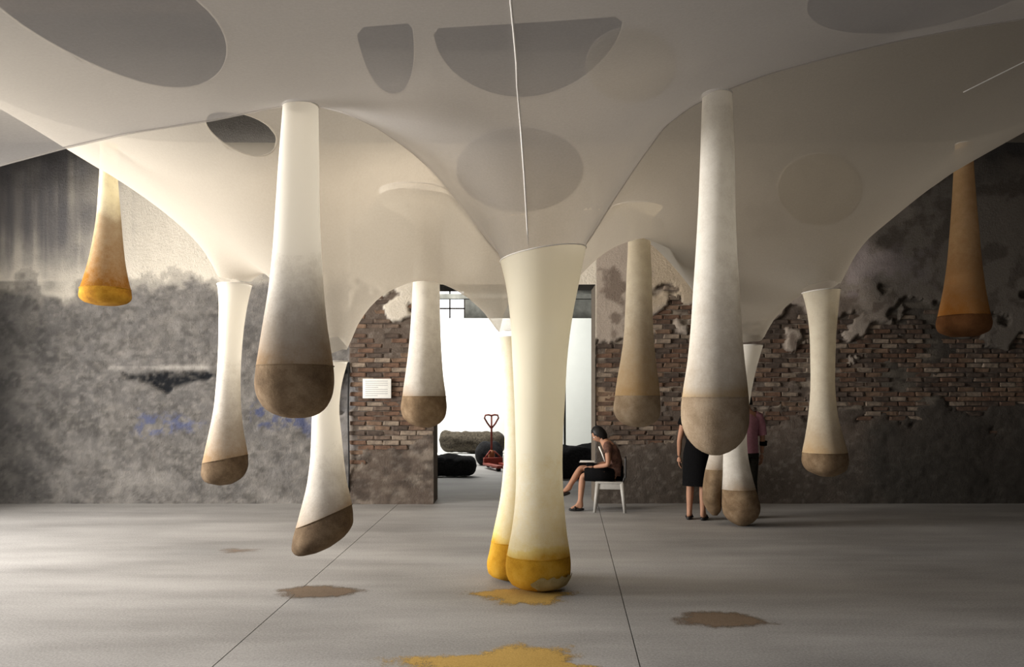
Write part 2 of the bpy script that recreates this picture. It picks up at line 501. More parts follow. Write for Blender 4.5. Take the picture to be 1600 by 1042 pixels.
# bricks that still show, each its own piece
def brick_mesh(k):
    b = bmesh.new()
    bmesh.ops.create_cube(b, size=1.0)
    bmesh.ops.bevel(b, geom=list(b.edges), offset=.09, segments=1, affect='EDGES')
    rr = random.Random(k)
    for v in b.verts:
        v.co += Vector((rr.uniform(-.05, .05), rr.uniform(-.09, .09), rr.uniform(-.09, .09)))
    for v in b.verts: v.co = Vector((v.co.x * .255, v.co.y * .07, v.co.z * .064))
    m_ = bpy.data.meshes.new('brick')
    bmesh.ops.recalc_face_normals(b, faces=b.faces)
    b.to_mesh(m_); b.free()
    m_.materials.append(BR[k % len(BR)])
    return m_


BM = [brick_mesh(k) for k in range(18)]


def wall_at(arr, x, z):
    return arr[int(np.clip(np.searchsorted(zs, z), 0, nz_ - 1)), int(np.clip(np.searchsorted(xs, x), 0, nx_ - 1))]


cand = []
rows = int(4.2 / .077)
for r_ in range(rows):
    z = .05 + r_ * .077
    for x0, x1 in ((PIER + .02, OX0 - .02), (OX1 + .02, 8.6)):
        x = x0 + (.13 if r_ % 2 else 0) + .13
        while x + .10 < x1:
            if wall_at(brick_zone, x, z) > .6:
                u = 800 + x * F / WY; v = HV - (z - CH) * F / WY
                s = 0
                if x < 0: s = 3 if v < 600 else 2.2
                elif u < 1090: s = 2.6 if 470 < v < 700 else 1.2
                elif 1170 < u < 1400: s = 2.3 if 500 < v < 620 else .9
                else: s = .3
                gone = wall_at(n_mid, x, z)
                if gone < .64:
                    cand.append((s + random.random() * .8, x, z))
            x += .268
cand.sort(reverse=True)
solo, rest = cand[:296], cand[296:]
for s, x, z in solo:
    o = bpy.data.objects.new('brick', random.choice(BM)); COL.objects.link(o)
    o.parent = wall_back
    o.location = (x, float(wall_at(YW, x, z)) + .012 + random.uniform(-.012, .014), z)
    o.rotation_euler = (random.uniform(-.03, .03), random.uniform(-.02, .02), random.uniform(-.05, .05))
b = bmesh.new()
mlist = []
for s, x, z in rest:
    m_ = random.choice(BM); n0 = len(b.verts); f0 = len(b.faces)
    b.from_mesh(m_); b.verts.ensure_lookup_table(); b.faces.ensure_lookup_table()
    off = Vector((x, float(wall_at(YW, x, z)) + .016 + random.uniform(-.01, .01), z))
    for i in range(n0, len(b.verts)): b.verts[i].co += off
    mi = BR.index(m_.materials[0])
    for i in range(f0, len(b.faces)): b.faces[i].material_index = mi
o = obj('brick_courses', b, BR, wall_back, smooth=False); o['kind'] = 'stuff'

# ------------------------------------------------------------------ setting: other walls, ceiling, next room
b = bmesh.new()                                     # left wall with one tall window opening beside the viewer
box(b, -11.3, -11.0, -3.5, 5.2, 0, 7.2); box(b, -11.3, -11.0, 10.0, WY + TH, 0, 7.2)
box(b, -11.3, -11.0, 5.2, 10.0, 0, 1.0); box(b, -11.3, -11.0, 5.2, 10.0, 4.0, 7.2)
structure(obj('wall_left', b, M['side_wall'], smooth=False))
b = bmesh.new(); box(b, 9.0, 9.3, -3.5, WY + TH, 0, 7.2)
structure(obj('wall_right', b, M['side_wall'], smooth=False))
b = bmesh.new(); box(b, -11.3, 9.3, -3.8, -3.5, 0, 7.2)
structure(obj('wall_front', b, M['side_wall'], smooth=False))
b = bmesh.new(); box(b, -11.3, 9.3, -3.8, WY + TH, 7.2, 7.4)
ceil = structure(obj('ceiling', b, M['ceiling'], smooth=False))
for y in (1.5, 4.0, 6.5, 10.6):
    b = bmesh.new(); box(b, -11, 9, y - .14, y + .14, 6.85, 7.2, .02); obj('beam', b, M['timber'], ceil)
b = bmesh.new(); box(b, -9.3, -6.0, WY + TH, 30.5, 0, 6.6); structure(obj('wall_far_left', b, M['far_wall'], smooth=False))
b = bmesh.new(); box(b, 6.0, 9.3, WY + TH, 30.5, 0, 6.6); structure(obj('wall_far_right', b, M['far_wall'], smooth=False))
b = bmesh.new()
FY = 28.0
box(b, -6, 6, FY, FY + .3, 0, 4.3); box(b, -6, -2.75, FY, FY + .3, 4.3, 6.6); box(b, -1.65, 6, FY, FY + .3, 4.3, 6.6)
box(b, -2.75, -1.65, FY, FY + .3, 5.6, 6.6)
structure(obj('wall_far', b, M['far_wall'], smooth=False))
win = empty('window_1', (0, 0, 0)); structure(win)
b = bmesh.new(); box(b, -2.75, -1.65, FY + .2, FY + .22, 4.3, 5.6); obj('pane', b, M['window_glow'], win, smooth=False)
b = bmesh.new()
for x in (-2.75, -2.22, -1.70): box(b, x, x + .05, FY + .1, FY + .16, 4.3, 5.6)
for z in (4.3, 4.92, 5.55): box(b, -2.75, -1.65, FY + .1, FY + .16, z, z + .05)
obj('window_frame', b, M['timber'], win, smooth=False)
b = bmesh.new(); box(b, -9.3, 9.3, WY + TH, 30.5, 6.6, 6.8)
c2 = structure(obj('ceiling_far', b, M['ceiling'], smooth=False))
for y, z in ((26.4, 5.62), (25.4, 4.92), (16.5, 6.2), (20.0, 6.2), (23.2, 6.2)):
    b = bmesh.new(); box(b, -6, 6, y - .1, y + .1, z, z + (.16 if z < 6 else .4), .02)
    obj('beam', b, M['timber'] if z != 4.92 else M['far_wall'], c2)

# white partitions that glow at the end of the next room
def panel(name, x0, x1, y, z1, mat, label):
    o = empty(name, ((x0 + x1) / 2, y, 0)); tag(o, label, 'partition')
    b = bmesh.new(); box(b, -(x1 - x0) / 2, (x1 - x0) / 2, -.03, .03, .04, z1, .006); obj('board', b, mat, o)
    b = bmesh.new(); box(b, -(x1 - x0) / 2 + .3, (x1 - x0) / 2 - .3, .031, .4, 0, .05, .005); obj('foot', b, M['timber'], o)
    return o


panel('partition', -5.2, 1.56, 24.0, 4.16, M['white_panel'], 'tall brightly lit white partition seen through the opening')
panel('partition', 1.62, 4.6, 23.9, 4.15, M['grey_panel'], 'greyer white partition at right behind the seated reader')

# ------------------------------------------------------------------ the two canopies
def solve(x0, x1, y0, y1, h, fixed, lower=None, iters=900):
    """height of a stretched film on a grid: Laplace with fixed spots (list of (x,y,z) arrays / discs)"""
    nx = int(round((x1 - x0) / h)) + 1; ny = int(round((y1 - y0) / h)) + 1
    gx = np.linspace(x0, x1, nx); gy = np.linspace(y0, y1, ny)
    GX, GY = np.meshgrid(gx, gy)
    fz = np.full((ny, nx), np.nan)
    for f in fixed:
        if f[0] == 'disc':
            _, cx, cy, r, z = f
            fz[(GX - cx) ** 2 + (GY - cy) ** 2 <= r * r] = z
        elif f[0] == 'line':
            pts = f[1]
            for (ax, ay, az), (bx, by, bz) in zip(pts[:-1], pts[1:]):
                n = max(2, int(math.hypot(bx - ax, by - ay) / h * 2) + 1)
                for s in np.linspace(0, 1, n):
                    i = int(round((ay + (by - ay) * s - y0) / h)); j = int(round((ax + (bx - ax) * s - x0) / h))
                    if 0 <= i < ny and 0 <= j < nx: fz[i, j] = az + (bz - az) * s
        elif f[0] == 'row':
            fz[f[1]] = f[2](gx)
        elif f[0] == 'col':
            fz[:, f[1]] = np.where(np.isnan(fz[:, f[1]]), f[2](gy), fz[:, f[1]])
    known = ~np.isnan(fz)
    low = lower(GX, GY) if lower else None
    # start coarse, then refine
    z = np.where(known, fz, np.nanmean(fz))
    def relax(z, fz, known, it, om, low=None):
        par = (np.add.outer(np.arange(z.shape[0]), np.arange(z.shape[1])) % 2).astype(bool)
        free = [(~known) & par, (~known) & ~par]
        for _ in range(it):
            for m in free:
                p = np.pad(z, 1, mode='edge')
                av = (p[:-2, 1:-1] + p[2:, 1:-1] + p[1:-1, :-2] + p[1:-1, 2:]) / 4
                z[m] += om * (av[m] - z[m])
            if low is not None: z = np.where(known, z, np.maximum(z, low))
        return z
    st = 4
    cz, cf, ck = z[::st, ::st].copy(), fz[::st, ::st].copy(), known[::st, ::st].copy()
    # coarse cells take any fixed value inside them
    for i in range(cz.shape[0]):
        for j in range(cz.shape[1]):
            blk = fz[max(0, i * st - 1):i * st + 3, max(0, j * st - 1):j * st + 3]
            if not ck[i, j] and np.any(~np.isnan(blk)):
                cf[i, j] = np.nanmean(blk); ck[i, j] = True; cz[i, j] = cf[i, j]
    cz = relax(cz, cf, ck, 400, 1.7, None if low is None else low[::st, ::st])
    ii = np.clip(np.arange(ny) / st, 0, cz.shape[0] - 1.001); jj = np.clip(np.arange(nx) / st, 0, cz.shape[1] - 1.001)
    i0 = ii.astype(int); j0 = jj.astype(int); fi = (ii - i0)[:, None]; fj = (jj - j0)[None]
    up = cz[i0][:, j0] * (1 - fi) * (1 - fj) + cz[i0 + 1][:, j0] * fi * (1 - fj) + cz[i0][:, j0 + 1] * (1 - fi) * fj + cz[i0 + 1][:, j0 + 1] * fi * fj
    z = np.where(known, fz, up)
    z = relax(z, fz, known, iters, 1.85, low)
    for _ in range(3):                                # soften the creases a little
        p = np.pad(z, 1, mode='edge')
        z = .5 * z + .125 * (p[:-2, 1:-1] + p[2:, 1:-1] + p[1:-1, :-2] + p[1:-1, 2:])
    return gx, gy, z


def sampler(gx, gy, z):
    def f(x, y):
        i = np.clip((np.asarray(y) - gy[0]) / (gy[1] - gy[0]), 0, len(gy) - 1.001); j = np.clip((np.asarray(x) - gx[0]) / (gx[1] - gx[0]), 0, len(gx) - 1.001)
        i0 = i.astype(int); j0 = j.astype(int); fi = i - i0; fj = j - j0
        return z[i0, j0] * (1 - fi) * (1 - fj) + z[i0 + 1, j0] * fi * (1 - fj) + z[i0, j0 + 1] * (1 - fi) * fj + z[i0 + 1, j0 + 1] * fi * fj
    return f


# stockings: rows are (photo row, left, right) of the outline at that stocking's own distance
ST = {}


def spline(rows, n):
    rows = np.array(rows, float); t = np.concatenate([[0], np.cumsum(np.hypot(np.diff(rows[:, 0]), np.diff(rows[:, 1]) * .5))])
    tt = np.linspace(0, t[-1], n)
    out = []
    m = np.gradient(rows, t, axis=0)
    for s in tt:
        i = min(np.searchsorted(t, s, side='right') - 1, len(t) - 2); hh = t[i + 1] - t[i]; x = (s - t[i]) / hh
        out.append((2 * x**3 - 3 * x**2 + 1) * rows[i] + (x**3 - 2 * x**2 + x) * hh * m[i] + (-2 * x**3 + 3 * x**2) * rows[i + 1] + (x**3 - x**2) * hh * m[i + 1])
    return np.array(out)


def stocking_rings(rows, Y0, Y1, n=60, tilt=None):
    sp = spline(rows, n); v0, v1 = sp[0, 0], sp[-1, 0]
    res = []
    for v, a, b_ in sp:
        f = (v - v0) / (v1 - v0); Y = Y0 + (Y1 - Y0) * f
        c = px((a + b_) / 2, v, Y); r = max(.004, (b_ - a) / 2 / F * Y)
        tl = np.interp(v, *zip(*tilt)) if tilt else 0.0
        res.append((c, r, tl, v))
    return res


def ring_mesh(name, rings, mat, parent, stainf=None, seg=40, cap_end=False, wob=.012, seed=0, lo=0.0, squash=1.0):
    vs = []; fs = []; st = []
    rr = random.Random(seed); ph = [rr.uniform(0, 6.28) for _ in range(4)]
    for (c, r, tl, v) in rings:
        for k in range(seg):
            a = k * 2 * math.pi / seg
            w_ = 1 + wob * (math.sin(3 * a + ph[0]) * .6 + math.sin(5 * a + ph[1] + v * .02) * .4 + math.sin(2 * a + ph[2] + v * .013) * .6)
            z = max(lo, c.z + tl * r * math.cos(a))
            vs.append((c.x + r * w_ * math.cos(a), c.y + r * w_ * squash * math.sin(a), z))
            st.append(stainf(v + 6 * math.sin(a * 2 + ph[3])) if stainf else 0.0)
    n = len(rings)
    for i in range(n - 1):
        for k in range(seg):
            k2 = (k + 1) % seg
            fs.append((i * seg + k, i * seg + k2, (i + 1) * seg + k2, (i + 1) * seg + k))
    if cap_end: fs.append(tuple((n - 1) * seg + k for k in range(seg)))
    org = parent.location if parent is not None else Vector((0, 0, 0))
    vs = [(x - org.x, y - org.y, z - org.z) for x, y, z in vs]
    me = bpy.data.meshes.new(name); me.from_pydata(vs, [], fs)
    at = me.attributes.new('stain', 'FLOAT', 'POINT'); at.data.foreach_set('value', st)
    me.polygons.foreach_set('use_smooth', [True] * len(me.polygons))
    return link(name, me, mat, parent)


def stocking(name, label, rows, Y0, Y1, vfoot, sleeve_mat, foot_mat, stain, group, tilt=None, lo=0.0, cat='fabric sculpture', seed=1, band=None, wob=.012):
    R_ = stocking_rings(rows, Y0, Y1, 72, tilt)
    last = R_[-1][0]
    root = empty(name, (last.x, last.y, max(lo, last.z))); tag(root, label, cat, group)
    i = min(range(len(R_)), key=lambda k: abs(R_[k][3] - vfoot))
    sf = lambda v: float(np.interp(v, *zip(*stain)))
    ring_mesh('sleeve', R_[:i + 1], sleeve_mat, root, sf, seed=seed, lo=lo, wob=wob)
    ring_mesh('spice_pouch', R_[i:], foot_mat, root, None, cap_end=True, seed=seed, lo=lo, wob=wob)
    # the seam ridge between sleeve and pouch
    c, r, tl, v = R_[i]
    b = bmesh.new()
    pts = [Vector((c.x + r * 1.004 * math.cos(a), c.y + r * 1.004 * math.sin(a), c.z + tl * r * math.cos(a))) - root.location for a in np.linspace(0, 2 * math.pi, 33)]
    loft(b, pts, .0045, 6, ref=(0, 0, 1), cap=False)
    obj('pouch_seam', b, foot_mat, root)
    # sewn seam at the top
    c, r, tl, v = R_[0]
    b = bmesh.new()
    pts = [Vector((c.x + r * 1.01 * math.cos(a), c.y + r * 1.01 * math.sin(a), c.z + tl * r * math.cos(a))) - root.location for a in np.linspace(0, 2 * math.pi, 33)]
    loft(b, pts, .006, 6, ref=(0, 0, 1), cap=False)
    obj('top_seam', b, M['hem'], root)
    ST[name if name not in ST else name + str(len(ST))] = R_
    return root, R_


G1 = 'spice filled stocking columns'
c1, C1R = stocking('stocking_column', 'thick white stocking column in the centre standing on a yellow spice foot',
    [(398, 782, 915), (440, 790, 905), (500, 797, 893), (560, 800, 886), (620, 803, 883), (680, 805, 880), (740, 806, 879), (800, 803, 882), (840, 797, 886), (860, 793, 889), (885, 790, 891), (902, 793, 889), (914, 803, 880), (919.5, 822, 862)],
    6.85, 6.85, 864, M['sl_yel'], M['sp_yel'], [(700, 0), (800, .12), (848, .30), (866, .95)], G1, tilt=[(398, .16), (440, .05), (500, 0), (940, 0)], seed=3)
c2_, C2R = stocking('stocking_column', 'slimmer stocking with a yellow foot tucked behind the thick central column',
    [(527, 780, 818), (600, 786, 822), (660, 788, 826), (720, 787, 828), (780, 781, 830), (830, 771, 833), (860, 765, 835), (885, 761, 836), (897, 765, 832), (905.5, 785, 812)],
    7.4, 7.24, 846, M['sl_yel'], M['sp_yel'], [(700, .04), (800, .2), (835, .4), (848, .95)], G1, seed=4)
L1, L1R = stocking('stocking_column', 'slim white stocking hung by the grey wall, with a small dark brown foot',
    [(445, 341, 393), (470, 343, 387), (500, 343, 382), (550, 342, 377), (600, 339, 375), (640, 335, 376), (680, 327, 380), (705, 321, 384), (725, 317, 386), (738, 317, 385), (750, 324, 377), (757, 342, 362)],
    8.65, 8.65, 716, M['sl_brown'], M['sp_dark'], [(560, 0), (640, .3), (690, .7), (718, 1)], G1, tilt=[(400, 0), (660, 0), (720, .2), (760, .1)], seed=5)
L2, L2R = stocking('stocking_column', 'white stocking swinging low above a brown floor stain, its dark foot tilted',
    [(565, 510, 543), (600, 500, 534), (640, 489, 530), (680, 487, 533), (720, 485, 537), (755, 480, 541), (785, 471, 546), (806, 464, 549), (825, 459, 551), (842, 459, 549), (853, 468, 538), (859, 490, 518)],
    6.9, 6.75, 806, M['sl_brown'], M['sp_dark'], [(690, 0), (760, .25), (795, .55), (812, .9)], G1, tilt=[(560, 0), (740, 0.05), (800, .42), (870, .42)], seed=6)
R2, R2R = stocking('stocking_column', 'slender cream stocking hanging before the dark brick wall, with a round brown tip',
    [(455, 1255, 1311), (475, 1260, 1309), (510, 1265, 1306), (560, 1267, 1304), (610, 1267, 1304), (650, 1264, 1308), (685, 1259, 1316), (708, 1255, 1322), (724, 1255, 1323), (735, 1262, 1319), (744, 1282, 1303)],
    8.6, 8.6, 706, M['sl_tan'], M['sp_brown'], [(560, .05), (650, .2), (690, .6), (708, .85)], G1, tilt=[(440, .12), (500, 0), (750, 0)], seed=7)
R1, R1R = stocking('stocking_column', 'cream stocking with two brown feet touching the floor beside the people',
    [(540, 1148, 1191), (580, 1143, 1180), (620, 1137, 1172), (660, 1131, 1167), (712, 1127, 1168), (750, 1127, 1176), (775, 1127, 1183), (793, 1128, 1187), (807, 1133, 1183), (816, 1143, 1175), (821, 1153, 1166)],
    10.2, 10.4, 766, M['sl_brown'], M['sp_brown'], [(700, 0), (745, .25), (768, .85)], G1, seed=8)
side = stocking_rings([(640, 1136, 1150), (680, 1116, 1142), (712, 1108, 1139), (740, 1101, 1134), (765, 1098, 1129), (785, 1099, 1127), (798, 1106, 1126), (805, 1113, 1121)], 10.32, 10.5, 40)
si = min(range(40), key=lambda k: abs(side[k][3] - 735))
ring_mesh('side_sleeve', side[:si + 1], M['sl_brown'], R1, lambda v: float(np.interp(v, [640, 690, 730, 740], [0, .15, .6, .8])), seed=9)
ring_mesh('side_pouch', side[si:], M['sp_brown'], R1, None, cap_end=True, seed=9)

G2 = 'spice filled hanging drops'
D1, D1R = stocking('hanging_stocking', 'large hanging stocking left of centre, its heavy grey brown bulb near head height',
    [(166, 443, 497), (250, 437, 498), (330, 432, 499), (400, 427, 502), (460, 420, 506), (510, 412, 511), (550, 406, 517), (580, 402, 521), (605, 401, 521), (625, 407, 516), (642, 421, 504), (650, 438, 490), (653, 452, 476)],
    5.5, 5.5, 572, M['sl_brown'], M['sp_brown'], [(400, 0), (460, .2), (510, .5), (555, .85), (575, 1)], G2, seed=10)
D2, D2R = stocking('hanging_stocking', 'large hanging stocking right of centre with a pale tan bulb before the standing people',
    [(148, 1098, 1143), (200, 1096, 1145), (260, 1094, 1147), (330, 1091, 1148), (400, 1087, 1151), (460, 1083, 1155), (520, 1079, 1158), (570, 1074, 1162), (610, 1068, 1166), (640, 1065, 1168), (665, 1067, 1167), (690, 1079, 1157), (704, 1094, 1142), (711, 1110, 1126)],
    5.89, 5.89, 624, M['sl_pale'], M['sp_tan'], [(400, 0.03), (480, .2), (560, .34), (600, .5), (618, 1), (640, 1)], G2, seed=11)
D3, D3R = stocking('hanging_stocking', 'cream hanging stocking with a brown tip in front of the brick pier and bright opening',
    [(300, 594, 702), (322, 600, 698), (332, 622, 694), (350, 645, 689), (380, 648, 686), (440, 645, 687), (500, 642, 688), (550, 638, 690), (590, 633, 693), (620, 629, 697), (640, 627, 698), (654, 632, 694), (664, 645, 683), (668, 657, 672)],
    8.5, 8.5, 622, M['sl_brown'], M['sp_brown'], [(470, 0.02), (580, .2), (610, .4), (624, .9)], G2, seed=12)
D4, D4R = stocking('hanging_stocking', 'tan stained hanging stocking before the bricks just right of the opening',
    [(325, 955, 1035), (340, 978, 1022), (370, 981, 1017), (430, 979, 1018), (480, 977, 1019), (530, 974, 1021), (570, 968, 1025), (600, 963, 1029), (625, 960, 1031), (643, 959, 1031), (656, 966, 1027), (664, 978, 1016), (667, 990, 1006)],
    9.0, 9.0, 620, M['sl_tan'], M['sp_tan'], [(440, .05), (500, .3), (560, .6), (600, .85), (625, 1)], G2, seed=13)
D5, D5R = stocking('hanging_stocking', 'small ochre yellow hanging stocking at far left against the plaster wall',
    [(225, 158, 183), (265, 157, 182), (300, 155, 184), (340, 152, 187), (380, 146, 190), (410, 140, 193), (440, 132, 198), (458, 127, 202), (466, 127, 202), (472, 133, 197), (476, 147, 185)],
    9.0, 9.0, 452, M['sl_och'], M['sp_och'], [(310, 0.02), (335, .25), (345, .55), (400, .75), (452, 1)], G2, seed=14, wob=.02)
D6, D6R = stocking('hanging_stocking', 'small orange brown hanging stocking at far right against the dark wall',
    [(225, 1494, 1518), (265, 1492, 1520), (310, 1490, 1523), (360, 1487, 1527), (410, 1483, 1531), (460, 1476, 1537), (490, 1470, 1542), (508, 1467, 1545), (518, 1471, 1541), (525, 1486, 1527)],
    9.0, 9.0, 496, M['sl_ora'], M['sp_ora'], [(265, .1), (380, .35), (440, .6), (500, 1)], G2, seed=15)

# dusty olive patch and creases low on the central foot
b = bmesh.new()
cx, cy = C1R[-1][0].x, 6.85
for (a0, a1, z0, z1) in ((-100, -5, .006, .15),):
    na, nz2 = 18, 7; grid = []
    for j in range(nz2):
        z = z0 + (z1 - z0) * j / (nz2 - 1)
        vv = HV + (CH - z) * F / 6.85
        r = float(np.interp(vv, [q_[3] for q_ in C1R], [q_[1] for q_ in C1R])) * 1.02 + .004
        rowv = []
        for i in range(na):
            a = R(a0 + (a1 - a0) * i / (na - 1) + (8 * math.sin(j * 1.3)) * (i == 0))
            zz = z - .012 * math.sin(i * 1.9) * (j == nz2 - 1)
            rowv.append(b.verts.new(Vector((cx + r * math.cos(a), cy + r * math.sin(a), zz)) - c1.location))
        grid.append(rowv)
    for j in range(nz2 - 1):
        for i in range(na - 1):
            b.faces.new((grid[j][i], grid[j][i + 1], grid[j + 1][i + 1], grid[j + 1][i]))
o = obj('dust_patch', b, M['dusty'], c1); o['label'] = 'dusty olive patch'

# ---- front canopy: one film from over the viewer back to its hem, drawn down into the central column
HEM = [(-220, 330, 5.0), (-60, 277, 5.2), (0, 258, 5.3), (105, 230, 5.4), (200, 208, 5.5), (330, 188, 5.5), (440, 165, 5.5), (500, 166, 5.55), (540, 176, 5.75), (590, 199, 6.15), (640, 234, 6.5), (680, 270, 6.8), (725, 328, 7.05), (764, 380, 7.2), (800, 420, 7.28), (845, 430, 7.32), (895, 410, 7.28), (925, 368, 7.2), (960, 310, 7.05), (1000, 250, 6.75), (1040, 195, 6.4), (1080, 166, 6.1), (1120, 146, 5.92), (1200, 115, 5.7), (1300, 88, 5.5), (1400, 64, 5.4), (1500, 45, 5.3), (1660, 20, 5.2), (1850, -10, 5.0)]
hem = np.array([px(*p) for p in HEM])
hxx = np.linspace(hem[0, 0], hem[-1, 0], 1200)       # a smooth hem through those points
kern = np.exp(-np.linspace(-2, 2, 25) ** 2); kern /= kern.sum()
soft = lambda a_: np.convolve(np.pad(a_, 12, mode='edge'), kern, 'valid')
hyy = soft(np.interp(hxx, hem[:, 0], hem[:, 1])); hzz = soft(np.interp(hxx, hem[:, 0], hem[:, 2]))
hemY = lambda x: np.interp(x, hxx, hyy)
hemZ = lambda x: np.interp(x, hxx, hzz)
r1 = C1R[0][1] * .98
fx0, fx1, fy0, fy1 = -4.4, 4.4, .6, 7.6
fixed = [('row', 0, lambda x: 3.75 + .0 * x), ('line', [tuple(p) for p in hem]), ('disc', C1R[0][0].x, 6.85, r1, C1R[0][0].z)]
gx, gy, zf = solve(fx0, fx1, fy0, fy1, .05, fixed)
front_z = sampler(gx, gy, zf)
ncol, nrow = 221, 130
cols = np.linspace(fx0, fx1, ncol)
ts = np.linspace(0, 1, nrow)
vs, fs, keepv = [], [], []
ccx = C1R[0][0].x
for tt in ts:
    ys = fy0 + (hemY(cols) - fy0) * tt
    zz = front_z(cols, ys)
    if tt == 1: zz = hemZ(cols)
    for x, y, z in zip(cols, ys, zz): vs.append((x, y, z))
va = np.array(vs)
dd = np.hypot(va[:, 0] - ccx, va[:, 1] - 6.85)
rb_ = r1 + .16                                       # the film is cut on this circle; a funnel mouth sewn of rings joins it to the column
inside = dd < rb_
ring_ = inside & (dd > rb_ - .055)
for k in np.where(ring_)[0]:
    f = rb_ / dd[k]; va[k, 0] = ccx + (va[k, 0] - ccx) * f; va[k, 1] = 6.85 + (va[k, 1] - 6.85) * f
    va[k, 2] = float(front_z(va[k, 0], va[k, 1]))
inside &= ~ring_
for j in range(nrow - 1):
    for i in range(ncol - 1):
        f = (j * ncol + i, j * ncol + i + 1, (j + 1) * ncol + i + 1, (j + 1) * ncol + i)
        if not inside[list(f)].any(): fs.append(f)
vs2 = va.tolist(); b0 = len(vs2); nseg = 72; nrg = 9
for j in range(nrg):
    t_ = j / (nrg - 1); r = r1 + (rb_ - r1) * t_
    for k in range(nseg):
        a = 2 * math.pi * k / nseg
        zr_ = C1R[0][0].z + C1R[0][2] * C1R[0][1] * math.cos(a)
        zo = float(front_z(ccx + rb_ * math.cos(a), 6.85 + rb_ * math.sin(a)))
        # steep where it meets the column, easing out to the film
        prof = (math.log(r / r1) / math.log(rb_ / r1)) ** .85
        vs2.append((ccx + r * math.cos(a), 6.85 + r * math.sin(a), zr_ + (zo - zr_) * prof))
for j in range(nrg - 1):
    for k in range(nseg):
        k2 = (k + 1) % nseg
        fs.append((b0 + j * nseg + k, b0 + j * nseg + k2, b0 + (j + 1) * nseg + k2, b0 + (j + 1) * nseg + k))
va = np.array(vs2)
me = bpy.data.meshes.new('fabric_canopy'); me.from_pydata(va.tolist(), [], fs)
me.polygons.foreach_set('use_smooth', [True] * len(me.polygons))
canopy_f = tag(link('fabric_canopy', me, M['sheet_front']), 'front translucent white canopy overhead, funnelling down to the thick central column', 'canopy')
hx = np.linspace(fx0, fx1, 200)
b = bmesh.new(); loft(b, [(x, float(hemY(x)), float(hemZ(x))) for x in hx], .009, 8, ref=(0, 0, 1)); obj('hem', b, M['sheet_front'], canopy_f)
sea = []
for v_, u_ in [(-60, 796), (0, 798), (50, 803), (95, 807), (130, 808), (200, 814), (270, 819), (340, 823), (394, 826)]:
    sea.append((u_, v_))
pts = []
for u_, v_ in [(np.interp(s, [q_[1] for q_ in sea], [q_[0] for q_ in sea]), s) for s in np.linspace(-60, 394, 60)]:
    best = None                                      # where that seam lies on the film
    for Y in np.linspace(2.5, 6.55, 500):
        p = px(u_, v_, Y)
        if p.z >= float(front_z(p.x, p.y)):
            best = p; break
    if best is not None:
        pts.append(Vector((best.x, best.y, float(front_z(best.x, best.y)) - .006)))
if len(pts) > 4:
    b = bmesh.new(); loft(b, pts, .007, 6, ref=(0, 0, 1)); obj('seam_cord', b, M['seam'], canopy_f)

# ---- rear canopy
top = lambda Rr: (Rr[0][0].x, Rr[0][0].y, Rr[0][1], Rr[0][0].z)
CURVE = [[(-330, -20, 8.6), (-100, 95, 8.6), (0, 165, 8.6), (105, 232, 8.6), (200, 290, 8.6), (270, 336, 8.6), (315, 370, 8.6), (336, 420, 8.64)],
         [(396, 436, 8.55), (415, 428, 8.3), (440, 440, 7.9), (480, 500, 7.3), (508, 555, 6.95)],
         [(543, 555, 6.9), (560, 506, 6.95), (600, 461, 7.0), (655, 438, 7.1), (700, 446, 7.2), (740, 472, 7.3), (776, 520, 7.38)],
         [(820, 520, 7.45), (860, 490, 7.65), (905, 430, 7.9), (935, 396, 8.1), (1000, 370, 8.4), (1050, 395, 8.9), (1085, 450, 9.5), (1120, 510, 9.9), (1146, 535, 10.15)],
         [(1192, 532, 10.15), (1208, 505, 9.8), (1228, 480, 9.3), (1252, 458, 8.75)],
         [(1314, 440, 8.6), (1337, 390, 8.6), (1400, 340, 8.6), (1480, 275, 8.6), (1600, 208, 8.6), (1760, 110, 8.6), (1950, -10, 8.6)]]
rx0, rx1, ry0, ry1, rh = -8.0, 8.0, 3.8, 12.2, .05
fixed = [('row', 0, lambda x: 4.9 + 0 * x), ('row', -1, lambda x: 5.6 + 0 * x), ('col', 0, lambda y: 5.5 + 0 * y), ('col', -1, lambda y: 5.5 + 0 * y)]
fixed += [('line', [tuple(px(*p)) for p in seg]) for seg in CURVE]
rear_f = []
for Rr in (L1R, L2R, C2R, R1R, R2R, D3R, D4R, D5R, D6R):
    x, y, r, z = top(Rr); rear_f.append((x, y, max(r, .07), z))
fixed += [('disc', x, y, r, z) for x, y, r, z in rear_f]
low_ = lambda gx_, gy_: np.where((np.abs(gx_) < 4.4) & (gy_ < hemY(gx_) + .02), front_z(gx_, gy_) + .10, -9.0)
gx, gy, zr = solve(rx0, rx1, ry0, ry1, rh, fixed, low_)
rear_z = sampler(gx, gy, zr)
GX, GY = np.meshgrid(gx, gy)
zclear = front_z(GX, GY) + .12                      # keep clear of the front film
over = (np.abs(GX) < 4.35) & (GY < hemY(GX) + .05) & (zr < zclear)
print('rear below front at', int(over.sum()), 'cells')
va = np.stack([GX, GY, zr], -1)
ny_, nx2 = GX.shape


def find(u, v):
    for Y in np.linspace(3.9, 12, 1600):
        p = px(u, v, Y)
        if rx0 < p.x < rx1 and p.z >= float(rear_z(p.x, p.y)):
            return p
    return None


